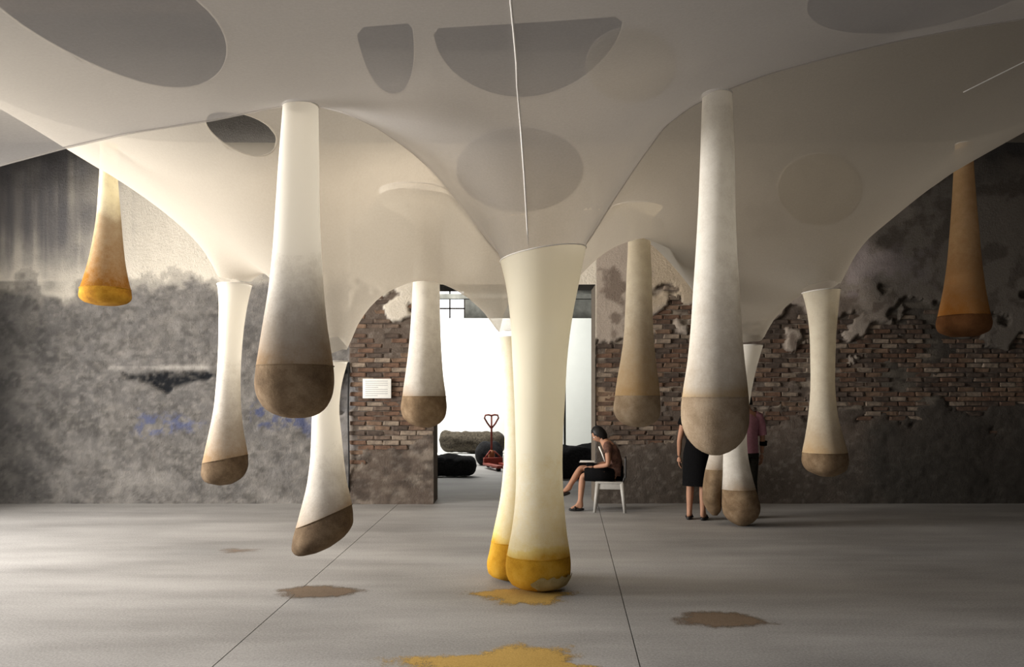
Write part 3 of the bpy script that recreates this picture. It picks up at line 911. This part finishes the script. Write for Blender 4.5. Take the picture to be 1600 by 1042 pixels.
# round openings cut in the rear film: screen extents read off the photo, laid out as ellipses in plan on the film
HOLES = [(-20, 352, -70, 112), (676, 975, 40, 152, 1), (1262, 1650, -90, 44), (322, 432, 176, 238), (556, 646, 48, 150, 1)]
holes = []
for u0, u1, v0, v1, *half in HOLES:
    uc = (u0 + u1) / 2
    pa_, pb_ = find(uc, v0), find(uc, v1)
    if pb_ is None: continue
    ya = pa_.y if pa_ is not None else ry0 + .1
    yc = ya if half else (ya + pb_.y) / 2
    holes.append(((uc - 800) / F * yc, yc, (u1 - u0) / 2 / F * yc, max(.09, abs(pb_.y - ya) / (1 if half else 2)), bool(half)))
    print('hole', [round(c, 2) for c in holes[-1]])
rem = np.zeros(GX.shape, bool)
for hx_, hy_, ra, rb, half in holes + [(x, y, r, r, False) for x, y, r, z in rear_f]:
    d_ = np.hypot((GX - hx_) / ra, (GY - hy_) / rb); m_ = d_ < 1
    if half: m_ = m_ & (GY >= hy_)
    rem |= m_
    band_ = m_ & (d_ > 1 - rh * 1.3 / min(ra, rb))   # snap the rim onto the true curve
    va[..., 0][band_] = hx_ + (GX[band_] - hx_) / d_[band_]
    va[..., 1][band_] = hy_ + (GY[band_] - hy_) / d_[band_]
    va[..., 2][band_] = rear_z(va[..., 0][band_], va[..., 1][band_])
    rem &= ~band_
idx = np.arange(ny_ * nx2).reshape(ny_, nx2)
q = np.stack([idx[:-1, :-1], idx[:-1, 1:], idx[1:, 1:], idx[1:, :-1]], -1).reshape(-1, 4)
bad = rem.ravel()[q].any(1)
me = bpy.data.meshes.new('fabric_canopy'); me.from_pydata(va.reshape(-1, 3).tolist(), [], q[~bad].tolist())
me.polygons.foreach_set('use_smooth', [True] * len(me.polygons))
canopy_r = tag(link('fabric_canopy', me, M['sheet_rear']), 'rear warm white canopy stretched in arches between the slimmer stockings, with round openings', 'canopy')
for hx_, hy_, ra, rb, half in holes:
    b = bmesh.new()
    pts = []
    for a in np.linspace(0, math.pi if half else 2 * math.pi, 49):
        x = hx_ + ra * math.cos(a); y = hy_ + rb * math.sin(a); pts.append((x, y, float(rear_z(x, y))))
    loft(b, pts, .006, 6, ref=(0, 0, 1), cap=False); obj('opening_hem', b, M['sheet_rear'], canopy_r)


def cloth_patch(zf_, x0_, x1_, y0_, y1_, uc, vc, ru, rv, mat, parent):
    """a round of second cloth lying on the film (outline found on the film itself)"""
    vs3 = []; fs3 = []; n_ = 48; m_ = 10
    for j in range(m_):
        for k in range(n_):
            f = (j + .02) / (m_ - 1); a = 2 * math.pi * k / n_
            hit = None
            for Y in np.linspace(y0_, y1_, 700):
                p = px(uc + ru * f * math.cos(a), vc + rv * f * math.sin(a), Y)
                if x0_ < p.x < x1_ and p.z >= float(zf_(p.x, p.y)): hit = p; break
            if hit is None: return
            vs3.append((hit.x, hit.y, float(zf_(hit.x, hit.y)) + .010))
    for j in range(m_ - 1):
        for k in range(n_):
            fs3.append((j * n_ + k, j * n_ + (k + 1) % n_, j * n_ + n_ + (k + 1) % n_, j * n_ + n_ + k))
    me = bpy.data.meshes.new('fabric_patch'); me.from_pydata(vs3, [], fs3)
    me.polygons.foreach_set('use_smooth', [True] * len(me.polygons)); link('fabric_patch', me, mat, parent)


cloth_patch(rear_z, rx0, rx1, 3.9, 11, 1280, 296, 66, 56, M['sheet_patch'], canopy_r)
cloth_patch(front_z, fx0, fx1, 3.0, 6.8, 812, 266, 99, 66, M['sheet_front'], canopy_f)
cloth_patch(front_z, fx0, fx1, 3.0, 6.8, 985, 102, 70, 58, M['sheet_patch'], canopy_f)
pts = [p for p in (find(u_, 142 - (u_ - 1505) * .5) for u_ in np.linspace(1505, 1640, 12)) if p is not None]
if len(pts) > 4:
    b = bmesh.new(); loft(b, [p - Vector((0, 0, .012)) for p in pts], .0045, 6); obj('seam_cord', b, M['seam'], canopy_r)
for x in (-8, 8):                           # cords that tie the canopy edge up to the beams
    for y, z, yb in ((ry0, 4.9, 4.0), (ry1, 5.6, 10.6)):
        b = bmesh.new(); loft(b, [(x, y, z), (x, yb, 6.86)], .006, 6); obj('suspension_cord', b, M['seam'], canopy_r)

# ------------------------------------------------------------------ spilled spice on the floor
def spill(name, label, x, y, rx, ry, h, mat, seed, tail=None, amp=1.0, group='spice spilled on the floor'):
    nr, na = 14, 64; vs = [(0, 0, h)]; de = [1.0]; fs = []
    rr = random.Random(seed); ph = [rr.uniform(0, 6.28) for _ in range(6)]
    for i in range(1, nr + 1):
        t_ = i / nr
        for k in range(na):
            a = k * 2 * math.pi / na
            rad = 1 + amp * (.16 * math.sin(3 * a + ph[0]) + .12 * math.sin(5 * a + ph[1]) + .08 * math.sin(9 * a + ph[2]) + .05 * math.sin(17 * a + ph[3]))
            if tail: rad += tail[1] * max(0, math.cos(a - tail[0])) ** 14
            vs.append((rx * t_ * rad * math.cos(a), ry * t_ * rad * math.sin(a), .0015 + h * (1 - t_) ** 1.5)); de.append(1 - t_ ** 1.3)
    for k in range(na): fs.append((0, 1 + k, 1 + (k + 1) % na))
    for i in range(nr - 1):
        for k in range(na):
            a = 1 + i * na + k; b_ = 1 + i * na + (k + 1) % na
            fs.append((a, a + na, b_ + na, b_))
    me = bpy.data.meshes.new(name); me.from_pydata(vs, [], fs)
    at = me.attributes.new('dens', 'FLOAT', 'POINT'); at.data.foreach_set('value', de)
    me.polygons.foreach_set('use_smooth', [True] * len(me.polygons))
    o = link(name, me, mat); o.location = (x, y, 0)
    return tag(o, label, 'spice spill', group)


spill('spice_spill', 'yellow powder scattered around the foot of the central column', .10, 6.62, .58, .44, .004, M['pow_yel'], 2, amp=.8)
spill('spice_spill', 'broad yellow powder splash nearest the viewer on the bare floor', .06, 4.93, .62, .46, .006, M['pow_yel'], 5, tail=(math.pi, .75))
spill('spice_spill', 'oval brown powder stain below the tilted dark foot', -1.64, 6.76, .42, .27, .003, M['pow_brown'], 8, amp=.45)
spill('spice_spill', 'oval brown powder stain below the large tan bulb', 1.54, 5.89, .40, .27, .003, M['pow_brown'], 11, amp=.45)
spill('spice_spill', 'faint brown dust mark by the wall under the slim stocking', -2.99, 8.65, .30, .2, .002, M['pow_faint'], 14)

# ------------------------------------------------------------------ notice on the pier
YP = WY - .07
sg = empty('notice_board', ((589.5 - 800) / F * YP, YP - .028, 1.6 + (630 - 607) / F * YP))
tag(sg, 'small white printed notice fixed to the brick pier', 'sign')
b = bmesh.new(); box(b, -.225, .225, -.008, .008, -.155, .155, .003); obj('sheet', b, M['paper'], sg)
rr = random.Random(4)
for i in range(8):
    b = bmesh.new(); zz = .118 - i * .033
    x1 = .17 if i not in (3, 7) else rr.uniform(.0, .1)
    box(b, -.185, x1, -.0102, -.0085, zz - .005, zz + .005); obj('text_line', b, M['ink'], sg, smooth=False)
# black conduit down the edge of the pier
cb = bmesh.new(); xp = (545 - 800) / F * YP
loft(cb, [(xp, YP - .0, .0), (xp + .01, YP - .03, .6), (xp - .005, YP - .03, 1.5), (xp + .004, YP - .02, 2.25)], .013, 8)
tag(obj('conduit', cb, M['rubber']), 'thin black conduit running up the left edge of the brick pier', 'pipe')

# ------------------------------------------------------------------ next room: shaggy bolsters, plinth, pallet jack
def bolster(name, label, x0, x1, y, r, mat, z0=0.0, seed=1, lift=None):
    n, seg = 44, 28; vs = []; fs = []
    L = x1 - x0
    for i in range(n + 1):
        t_ = i / n; x = x0 + L * t_
        e = min(1.0, (min(t_, 1 - t_) * L / (r * .8)))
        rr_ = r * math.sqrt(max(.0004, 1 - (1 - e) ** 2))
        for k in range(seg):
            a = k * 2 * math.pi / seg
            w_ = 1 + .26 * (float(fbm(x * 3 + seed * 9, a * 2.2, 4, seed)) - .5) * 2
            zz = r + rr_ * w_ * math.sin(a) + (lift(t_) if lift else 0)
            vs.append((x - (x0 + x1) / 2, rr_ * w_ * math.cos(a), max(0.0, zz)))
    for i in range(n):
        for k in range(seg):
            k2 = (k + 1) % seg; fs.append((i * seg + k, i * seg + k2, (i + 1) * seg + k2, (i + 1) * seg + k))
    fs.append(tuple(range(seg))); fs.append(tuple(n * seg + k for k in range(seg)))
    me = bpy.data.meshes.new(name); me.from_pydata(vs, [], fs)
    me.polygons.foreach_set('use_smooth', [True] * len(me.polygons))
    o = link(name, me, mat); o.location = ((x0 + x1) / 2, y, z0)
    return tag(o, label, 'bolster')


def at_px(u, Y): return (u - 800) / F * Y


Yb = 21.8
bolster('shaggy_bolster', 'long rough brown bolster lying in front of the bright white partition', at_px(686, Yb), at_px(790, Yb), Yb, .30, M['shag_brown'], .22, 3, lift=lambda t_: .08 * max(0, 1 - t_ * 3))
pb = bmesh.new(); box(pb, -1.05, 1.05, -.40, .40, 0, .22, .01)
po = obj('low_plinth', pb, M['white_panel']); po.location = (at_px(738, Yb), Yb, 0); tag(po, 'low white plinth under the long brown bolster', 'plinth')
Yb = 17.4
bolster('shaggy_bolster', 'black rounded bolster on the floor beside the brick jamb', at_px(655, Yb), at_px(745, Yb), Yb, .24, M['shag_black'], 0, 5)
bolster('shaggy_bolster', 'short black bolster standing behind the pallet jack', at_px(742, 20.6), at_px(786, 20.6), 20.6, .30, M['shag_black'], 0, 6)
bolster('shaggy_bolster', 'large black bolster behind the knees of the seated reader', at_px(846, 17.0), at_px(950, 17.0), 17.0, .36, M['shag_black'], 0, 7)

Yj = 19.8; sc = Yj / F
pj = empty('pallet_jack', (at_px(768, Yj), Yj, 0), R(20)); tag(pj, 'red pallet jack with an upright looped handle before the white partition', 'pallet jack')
pole_top = 1.6 - (648 - 630) * sc
b = bmesh.new(); loft(b, [(0, 0, .42), (0, .0, pole_top - .03)], [.028, .022], 10); obj('handle_pole', b, M['red_metal'], pj)
b = bmesh.new()
lp = [(0, 0, pole_top - .34), (.1, 0, pole_top - .22), (.185, 0, pole_top - .08), (.16, 0, pole_top - .01), (.08, 0, pole_top), (0, 0, pole_top - .02), (-.08, 0, pole_top), (-.16, 0, pole_top - .01), (-.185, 0, pole_top - .08), (-.1, 0, pole_top - .22), (0, 0, pole_top - .34)]
loft(b, lp, .022, 8); obj('handle_loop', b, M['red_metal'], pj)
b = bmesh.new(); loft(b, [(0, 0, .10), (0, 0, .38), (0, 0, .44)], [.085, .085, .04], 14); obj('pump', b, M['orange_metal'], pj)
b = bmesh.new(); box(b, -.25, .25, -.16, -.08, .08, .26, .02)
for m in (-1, 1): loft(b, [(m * .22, -.12, .24), (m * .05, -.04, .42)], .022, 8)
obj('body', b, M['red_metal'], pj)
for s in (-1, 1):
    b = bmesh.new(); box(b, s * .19 - .075, s * .19 + .075, -1.2, -.1, .075, .135, .012); f_ = obj('fork', b, M['red_metal'], pj)
    b = bmesh.new(); loft(b, [(s * .19 - .05, -1.08, .045), (s * .19 + .05, -1.08, .045)], .045, 14); obj('roller', b, M['rubber'], f_)
    b = bmesh.new(); loft(b, [(s * .07 - .025, .06, .09), (s * .07 + .025, .06, .09)], .09, 18); obj('wheel', b, M['rubber'], pj)

# ------------------------------------------------------------------ people
def skin_mesh(name, verts, edges, radii, roots, mat, parent, subdiv=2, extra=None):
    me = bpy.data.meshes.new(name); me.from_pydata([tuple(v) for v in verts], edges, [])
    o = bpy.data.objects.new(name, me); COL.objects.link(o)
    o.modifiers.new('skin', 'SKIN')
    if not me.skin_vertices: me.skin_vertices.new()
    for i, r in enumerate(radii):
        sv = me.skin_vertices[0].data[i]
        sv.radius = r if isinstance(r, (tuple, list)) else (r, r)
        sv.use_root = i in roots
    s = o.modifiers.new('sub', 'SUBSURF'); s.levels = subdiv; s.render_levels = subdiv
    dg = bpy.context.evaluated_depsgraph_get(); dg.update()
    m2 = bpy.data.meshes.new_from_object(o.evaluated_get(dg))
    bpy.data.objects.remove(o)
    if extra is not None:
        b = bmesh.new(); b.from_mesh(m2); b.from_mesh(extra); b.to_mesh(m2); b.free()
    m2.name = name; m2.materials.clear()
    m2.polygons.foreach_set('use_smooth', [True] * len(m2.polygons))
    return link(name, m2, mat, parent)


def head_mesh(center, fwd, up, s=1.0):
    """head facing fwd with jaw, nose, brow and ears"""
    b = bmesh.new(); bmesh.ops.create_uvsphere(b, u_segments=28, v_segments=20, radius=1)
    for v in b.verts:
        x, y, z = v.co                                # y forward
        rx, ry, rz = .074, .094, .116
        jaw = max(0, -z - .1)
        X_ = x * rx * (1 - .38 * jaw); Y_ = y * ry * (1 - .12 * jaw) + (.012 * jaw if y > 0 else .02 * jaw); Z_ = z * rz
        if y > 0:
            Y_ += .026 * math.exp(-((x * rx / .012) ** 2 + ((z * rz + .018) / .020) ** 2))     # nose
            Y_ += .008 * math.exp(-((x * rx / .04) ** 2 + ((z * rz - .028) / .012) ** 2))      # brow
            Y_ -= .008 * math.exp(-(((abs(x * rx) - .031) / .014) ** 2 + ((z * rz - .006) / .012) ** 2))
            Y_ += .006 * math.exp(-((x * rx / .02) ** 2 + ((z * rz + .058) / .010) ** 2))      # lips
            Y_ += .008 * math.exp(-((x * rx / .02) ** 2 + ((z * rz + .098) / .016) ** 2))      # chin
        v.co = Vector((X_, Y_, Z_)) * s
    for sx in (-1, 1):
        r = bmesh.ops.create_uvsphere(b, u_segments=10, v_segments=8, radius=1)
        for v in r['verts']: v.co = Vector((sx * .074 + v.co.x * .010, -.008 + v.co.y * .018, v.co.z * .03 - .004)) * s
    f = Vector(fwd).normalized(); u = (Vector(up) - f * f.dot(Vector(up))).normalized(); r_ = f.cross(u)
    mt = Matrix((r_, f, u)).transposed().to_4x4(); mt.translation = Vector(center)
    b.transform(mt)
    m_ = bpy.data.meshes.new('head'); b.to_mesh(m_); b.free()
    return m_, mt


def face_parts(mt, body, hair='short'):
    for sx in (-1, 1):
        b = bmesh.new(); bmesh.ops.create_uvsphere(b, u_segments=10, v_segments=8, radius=.0125)
        b.transform(mt @ Matrix.Translation((sx * .031, .077, .006))); obj('eye', b, M['eye_white'], body)
        b = bmesh.new(); bmesh.ops.create_uvsphere(b, u_segments=8, v_segments=6, radius=.0065)
        b.transform(mt @ Matrix.Translation((sx * .031, .0865, .006))); obj('iris', b, M['hair'], body)
    b = bmesh.new(); bmesh.ops.create_uvsphere(b, u_segments=12, v_segments=8, radius=1)
    b.transform(mt @ Matrix.Translation((0, .092, -.058)) @ Matrix.Diagonal((.022, .006, .007, 1))); obj('mouth', b, M['lips'], body)
    b = bmesh.new(); bmesh.ops.create_uvsphere(b, u_segments=28, v_segments=20, radius=1)
    dl = []
    for v in b.verts:
        x, y, z = v.co
        line = .25 if hair == 'short' else -.1
        lowb = -.35 if hair == 'short' else -1.05
        cut = line + (lowb - line) * min(1, max(0, (.55 - y) / .75))
        n_ = 1 + .05 * math.sin(x * 17 + z * 9) * math.sin(y * 13)
        v.co = Vector((x * .088 * n_, y * .106 * n_ - .006, z * .130 * n_ + .004))
        if hair == 'long' and z < 0 and y < .35: v.co.x *= 1.0; v.co.z = v.co.z * 1.15
        if z < cut or (y > .62 and z < .52): dl.append(v)
    bmesh.ops.delete(b, geom=dl, context='VERTS')
    r = bmesh.ops.solidify(b, geom=list(b.faces), thickness=.012)
    b.transform(mt); obj('hair', b, M['hair'], body)


def hand_chain(V_, E_, Rd, roots, wrist, d, nrm, thumb, curl=.5):
    """palm, four unequal fingers and a thumb, as chains of their own rooted in the palm"""
    d = Vector(d).normalized(); nrm = Vector(nrm).normalized(); t_ = d.cross(nrm).normalized()
    if t_.dot(Vector(thumb)) < 0: t_ = -t_
    w_ = Vector(wrist)
    i0 = len(V_); V_ += [w_, w_ + d * .045, w_ + d * .085]; Rd += [(.02, .02), (.036, .016), (.036, .013)]; E_ += [(i0, i0 + 1), (i0 + 1, i0 + 2)]; roots.add(i0)
    for k, (off, ln) in enumerate(((.030, .068), (.010, .078), (-.010, .072), (-.029, .056))):
        p0 = w_ + d * .07 + t_ * off * .8; p1 = w_ + d * .098 + t_ * off
        d1 = (d * math.cos(curl * .5) + nrm * math.sin(curl * .5)).normalized(); d2 = (d * math.cos(curl * 1.3) + nrm * math.sin(curl * 1.3)).normalized()
        p2 = p1 + d1 * ln * .5; p3 = p2 + d2 * ln * .5
        i = len(V_); V_ += [p0, p1, p2, p3]; Rd += [.009, .0095, .0085, .007]; E_ += [(i, i + 1), (i + 1, i + 2), (i + 2, i + 3)]; roots.add(i)
    p0 = w_ + d * .03 + t_ * .02; p1 = p0 + (t_ * .8 + d * .6).normalized() * .04; p2 = p1 + (d * .9 + t_ * .3 + nrm * .4).normalized() * .032; p3 = p2 + (d + nrm * .5).normalized() * .024
    i = len(V_); V_ += [p0, p1, p2, p3]; Rd += [.011, .011, .0095, .008]; E_ += [(i, i + 1), (i + 1, i + 2), (i + 2, i + 3)]; roots.add(i)


def body(parent, J, headc, fwd, up, hands, lean=1.0):
    """J: joints; returns body object (one mesh: trunk, limbs, hands, head) and the head matrix"""
    V_ = []; E_ = []; Rd = []; roots = {0}; ix = {}
    def add(n, p, r, prev=None):
        ix[n] = len(V_); V_.append(Vector(p)); Rd.append(r)
        if prev: E_.append((ix[prev], ix[n]))
    mid = lambda a, b_, t_=.5: Vector(J[a]).lerp(Vector(J[b_]), t_)
    add('pelvis', J['pelvis'], (.145 * lean, .105)); add('waist', J['waist'], (.12 * lean, .09), 'pelvis'); add('chest', J['chest'], (.145 * lean, .105), 'waist')
    add('neckb', J['neckb'], (.075, .065), 'chest'); add('neck', J['neck'], .052, 'neckb'); add('skull', headc, .055, 'neck')
    for s in ('l', 'r'):
        add('sh' + s, J['sh' + s], .058, 'neckb'); add('ua' + s, mid('sh' + s, 'el' + s), .046, 'sh' + s)
        add('el' + s, J['el' + s], .038, 'ua' + s); add('fa' + s, mid('el' + s, 'wr' + s, .4), .036, 'el' + s); add('wr' + s, J['wr' + s], .024, 'fa' + s)
        add('hp' + s, J['hp' + s], .088, 'pelvis'); add('th' + s, mid('hp' + s, 'kn' + s), .074, 'hp' + s)
        add('kn' + s, J['kn' + s], .054, 'th' + s); add('cf' + s, mid('kn' + s, 'an' + s, .35), .054, 'kn' + s); add('an' + s, J['an' + s], .034, 'cf' + s)
        add('hl' + s, J['hl' + s], .03, 'an' + s); add('to' + s, J['to' + s], (.036, .02), 'an' + s)
    for s in ('l', 'r'):
        hand_chain(V_, E_, Rd, roots, J['wr' + s], *hands[s])
    hm, mt = head_mesh(headc, fwd, up)
    o = skin_mesh('body', V_, E_, Rd, roots, M['skin'], parent, 2, hm)
    face_parts(mt, o, J.get('hair', 'short'))
    return o


def sandal(parent, heel, toe):
    heel = Vector(heel); toe = Vector(toe); b = bmesh.new()
    d = (toe - heel); n = 9; pts = []; rad = []
    for i in range(n):
        t_ = i / (n - 1); pts.append(heel + d * (t_ * 1.25 - .12)); e = math.sin(math.pi * (.08 + .84 * t_)) ** .5
        rad.append((.047 * e, .020 * e + .006))
    loft(b, pts, rad, 14, ref=(0, 0, 1)); o = obj('shoe', b, M['leather'], parent)
    b = bmesh.new(); c_ = heel + d * .62 + Vector((0, 0, .03)); side_ = d.cross(Vector((0, 0, 1))).normalized()
    loft(b, [c_ - side_ * .05 - Vector((0, 0, .03)), c_ - side_ * .03 + Vector((0, 0, .012)), c_ + side_ * .03 + Vector((0, 0, .012)), c_ + side_ * .05 - Vector((0, 0, .03))], .011, 8)
    obj('strap', b, M['leather'], o)
    return o


def standing(pos, rz, h, label, arm=.26):
    p = empty('person', pos, rz); tag(p, label, 'person'); k = h / 1.7
    J = dict(pelvis=(0, 0, .95), waist=(0, .0, 1.12), chest=(0, 0, 1.30), neckb=(0, -.01, 1.43), neck=(0, .0, 1.50))
    for s, m in (('l', -1), ('r', 1)):
        J.update({'sh' + s: (m * .17, -.01, 1.405), 'el' + s: (m * (arm - .02), -.03, 1.12), 'wr' + s: (m * arm, .03, .88), 'hp' + s: (m * .085, 0, .90), 'kn' + s: (m * .09, .02, .50),
                  'an' + s: (m * .095, -.02, .085), 'hl' + s: (m * .095, -.06, .045), 'to' + s: (m * .115, .12, .035)})
    J = {a: tuple(c_ * k for c_ in v) for a, v in J.items()}
    hands = {s: ((0, .1, -1), (-m, .1, 0), (0, 1, 0), .5) for s, m in (('l', -1), ('r', 1))}
    return p, J, hands, k


# woman in a black dress
pw, J, H, k = standing((at_px(1088, 10.95), 10.95, 0), R(-25), 1.66, 'person in a knee length black dress standing behind the large tan bulb', .25)
J['hair'] = 'long'
bw = body(pw, J, (0, .02, 1.585 * k), (0, 1, -.08), (0, 0, 1), H, .92)
b = bmesh.new()
loft(b, [(0, -.005, z * k) for z in (1.40, 1.36, 1.28, 1.18, 1.10, 1.0, .92, .80, .66, .48)], [(.10, .07), (.165, .10), (.165, .118), (.145, .108), (.138, .108), (.165, .128), (.178, .138), (.182, .142), (.186, .148), (.19, .15)], 28, cap=False)
for m in (-1, 1):
    loft(b, [(m * .11, -.01, 1.42 * k), (m * .17, -.01, 1.41 * k), (m * .205, -.015, 1.33 * k)], [.06, .068, .06], 14, cap=False)
obj('dress', b, M['black_cloth'], pw)
for s in ('l', 'r'): sandal(pw, Vector(J['hl' + s]) - Vector((0, 0, .022)), Vector(J['to' + s]) - Vector((0, 0, .012)))

# person in a pink shirt
pp, J, H, k = standing((at_px(1166, 11.1), 11.1, 0), R(12), 1.72, 'person in a pink short sleeved shirt and dark trousers, partly hidden by the tan bulb', .25)
bp = body(pp, J, (0, .02, 1.59 * k), (0, 1, -.05), (0, 0, 1), H)
b = bmesh.new()
loft(b, [(0, -.005, z * k) for z in (1.45, 1.42, 1.37, 1.28, 1.15, 1.02, .90)], [(.07, .065), (.12, .085), (.175, .112), (.178, .125), (.16, .122), (.165, .128), (.172, .132)], 28, cap=False)
for m in (-1, 1):
    loft(b, [(m * .11, -.01, 1.425 * k), (m * .175, -.012, 1.40 * k), (m * .215, -.02, 1.28 * k), (m * .232, -.028, 1.14 * k)], [.062, .072, .064, .062], 14, cap=False)
obj('shirt', b, M['pink_cloth'], pp)
b = bmesh.new()
loft(b, [(0, 0, z * k) for z in (1.0, .92, .84)], [(.15, .112), (.165, .125), (.165, .125)], 24)
for s, m in (('l', -1), ('r', 1)):
    loft(b, [(m * .085, 0, .90 * k), (m * .088, .01, .7 * k), (m * .09, .015, .5 * k), (m * .095, -.01, .25 * k), (m * .098, -.015, .07 * k)], [.098, .090, .075, .070, .068], 18)
obj('trousers', b, M['dark_trousers'], pp)
b = bmesh.new(); loft(b, [(.252 * 1.0 * k, -.012, 1.06 * k), (.256 * k, -.002, 1.0 * k)], .052, 14); obj('arm_band', b, M['black_cloth'], pp)
for s in ('l', 'r'): sandal(pp, Vector(J['hl' + s]) - Vector((0, 0, .022)), Vector(J['to' + s]) - Vector((0, 0, .012)))

# seated reader on a white chair, facing left in the picture (local +y is where they face)
YS = 11.85
ch = empty('plastic_chair', (at_px(953, YS), YS, 0), R(82)); tag(ch, 'pale plastic chair with splayed legs under the seated reader', 'chair')
b = bmesh.new(); box(b, -.22, .22, -.20, .21, .42, .45, .012); obj('seat', b, M['plastic'], ch)
b = bmesh.new(); box(b, -.20, .20, -.245, -.215, .50, .80, .012)
for m in (-1, 1): loft(b, [(m * .17, -.19, .43), (m * .17, -.225, .55)], .014, 8)
o = obj('backrest', b, M['dark_plastic'], ch); o['label'] = 'dark backrest'
for sx in (-1, 1):
    for sy in (-1, 1):
        b = bmesh.new(); loft(b, [(sx * .19, sy * .175, .43), (sx * .215, sy * .22, .0)], [.034, .022], 10); obj('leg', b, M['plastic'], ch)
for sx in (-1, 1):
    b = bmesh.new(); box(b, sx * .2 - .008, sx * .2 + .008, -.17, .17, .34, .43, .004); obj('apron', b, M['plastic'], ch)

ps = empty('person', (at_px(953, YS), YS, 0), R(82)); tag(ps, 'seated person with black hair and black shorts reading papers beside the opening', 'person')
J = dict(pelvis=(0, -.06, .555), waist=(0, -.075, .70), chest=(0, -.03, .88), neckb=(0, .05, 1.0), neck=(0, .105, 1.055), hair='long')
J.update(shl=(-.165, .03, .975), shr=(.165, .03, .975), ell=(-.215, .02, .70), elr=(.215, .02, .70), wrl=(-.09, .24, .655), wrr=(.10, .25, .66),
         hpl=(-.09, -.04, .535), hpr=(.09, -.04, .535), knl=(-.08, .40, .53), knr=(.03, .43, .635),
         anl=(-.10, .44, .095), anr=(-.09, .62, .33), hll=(-.10, .40, .05), tol=(-.11, .58, .035), hlr=(-.095, .60, .29), tor=(-.12, .74, .245))
H = {'l': ((.35, .9, .0), (0, 0, -1), (1, .3, 0), .7), 'r': ((-.35, .9, .0), (0, 0, -1), (-1, .3, 0), .7)}
bs = body(ps, J, (0, .165, 1.135), (0, .80, -.62), (0, .5, .85), H, .95)
b = bmesh.new()
loft(b, [(0, .06, 1.005), (0, .045, .985), (0, .0, .93), (0, -.03, .86), (0, -.07, .72), (0, -.07, .60), (0, -.06, .54)], [(.07, .06), (.12, .075), (.17, .105), (.165, .12), (.145, .118), (.155, .128), (.16, .13)], 26, ref=(0, 1, 0), cap=False)
for m in (-1, 1):
    loft(b, [(m * .11, .035, .985), (m * .17, .03, .97), (m * .20, .027, .87)], [.058, .068, .06], 14, cap=False)
obj('shirt', b, M['maroon_cloth'], ps)
b = bmesh.new(); loft(b, [(-.05, .16, .96), (-.06, .115, .86), (-.06, .07, .74)], [(.03, .012), (.032, .012), (.028, .012)], 10); o = obj('neck_scarf', b, M['paper'], ps); o['label'] = 'white scarf end'
b = bmesh.new()
loft(b, [(0, -.20, .56), (0, -.17, .56), (0, -.06, .56), (0, .05, .55)], [(.10, .07), (.165, .115), (.182, .128), (.178, .112)], 22)
loft(b, [(-.09, -.05, .54), (-.085, .18, .545), (-.08, .37, .54)], [.118, .110, .094], 18)
loft(b, [(.09, -.05, .54), (.06, .18, .585), (.04, .36, .625)], [.118, .110, .094], 18)
obj('shorts', b, M['black_cloth'], ps)
sandal(ps, (-.10, .40, .028), (-.11, .58, .024)); sandal(ps, (-.095, .605, .265), (-.12, .75, .225))
pa = empty('paper_sheets', tuple(Matrix.Rotation(R(82), 3, 'Z') @ Vector((.0, .34, .715)) + ps.location), R(82)); tag(pa, 'white folded papers held on the knee of the seated reader', 'papers')
b = bmesh.new(); box(b, -.15, .0, -.11, .11, -.004, .0, .001); b.transform(Matrix.Rotation(R(8), 4, 'Y')); obj('left_page', b, M['paper'], pa)
b = bmesh.new(); box(b, .0, .15, -.11, .11, -.004, .0, .001); b.transform(Matrix.Rotation(R(-8), 4, 'Y')); obj('right_page', b, M['paper'], pa)
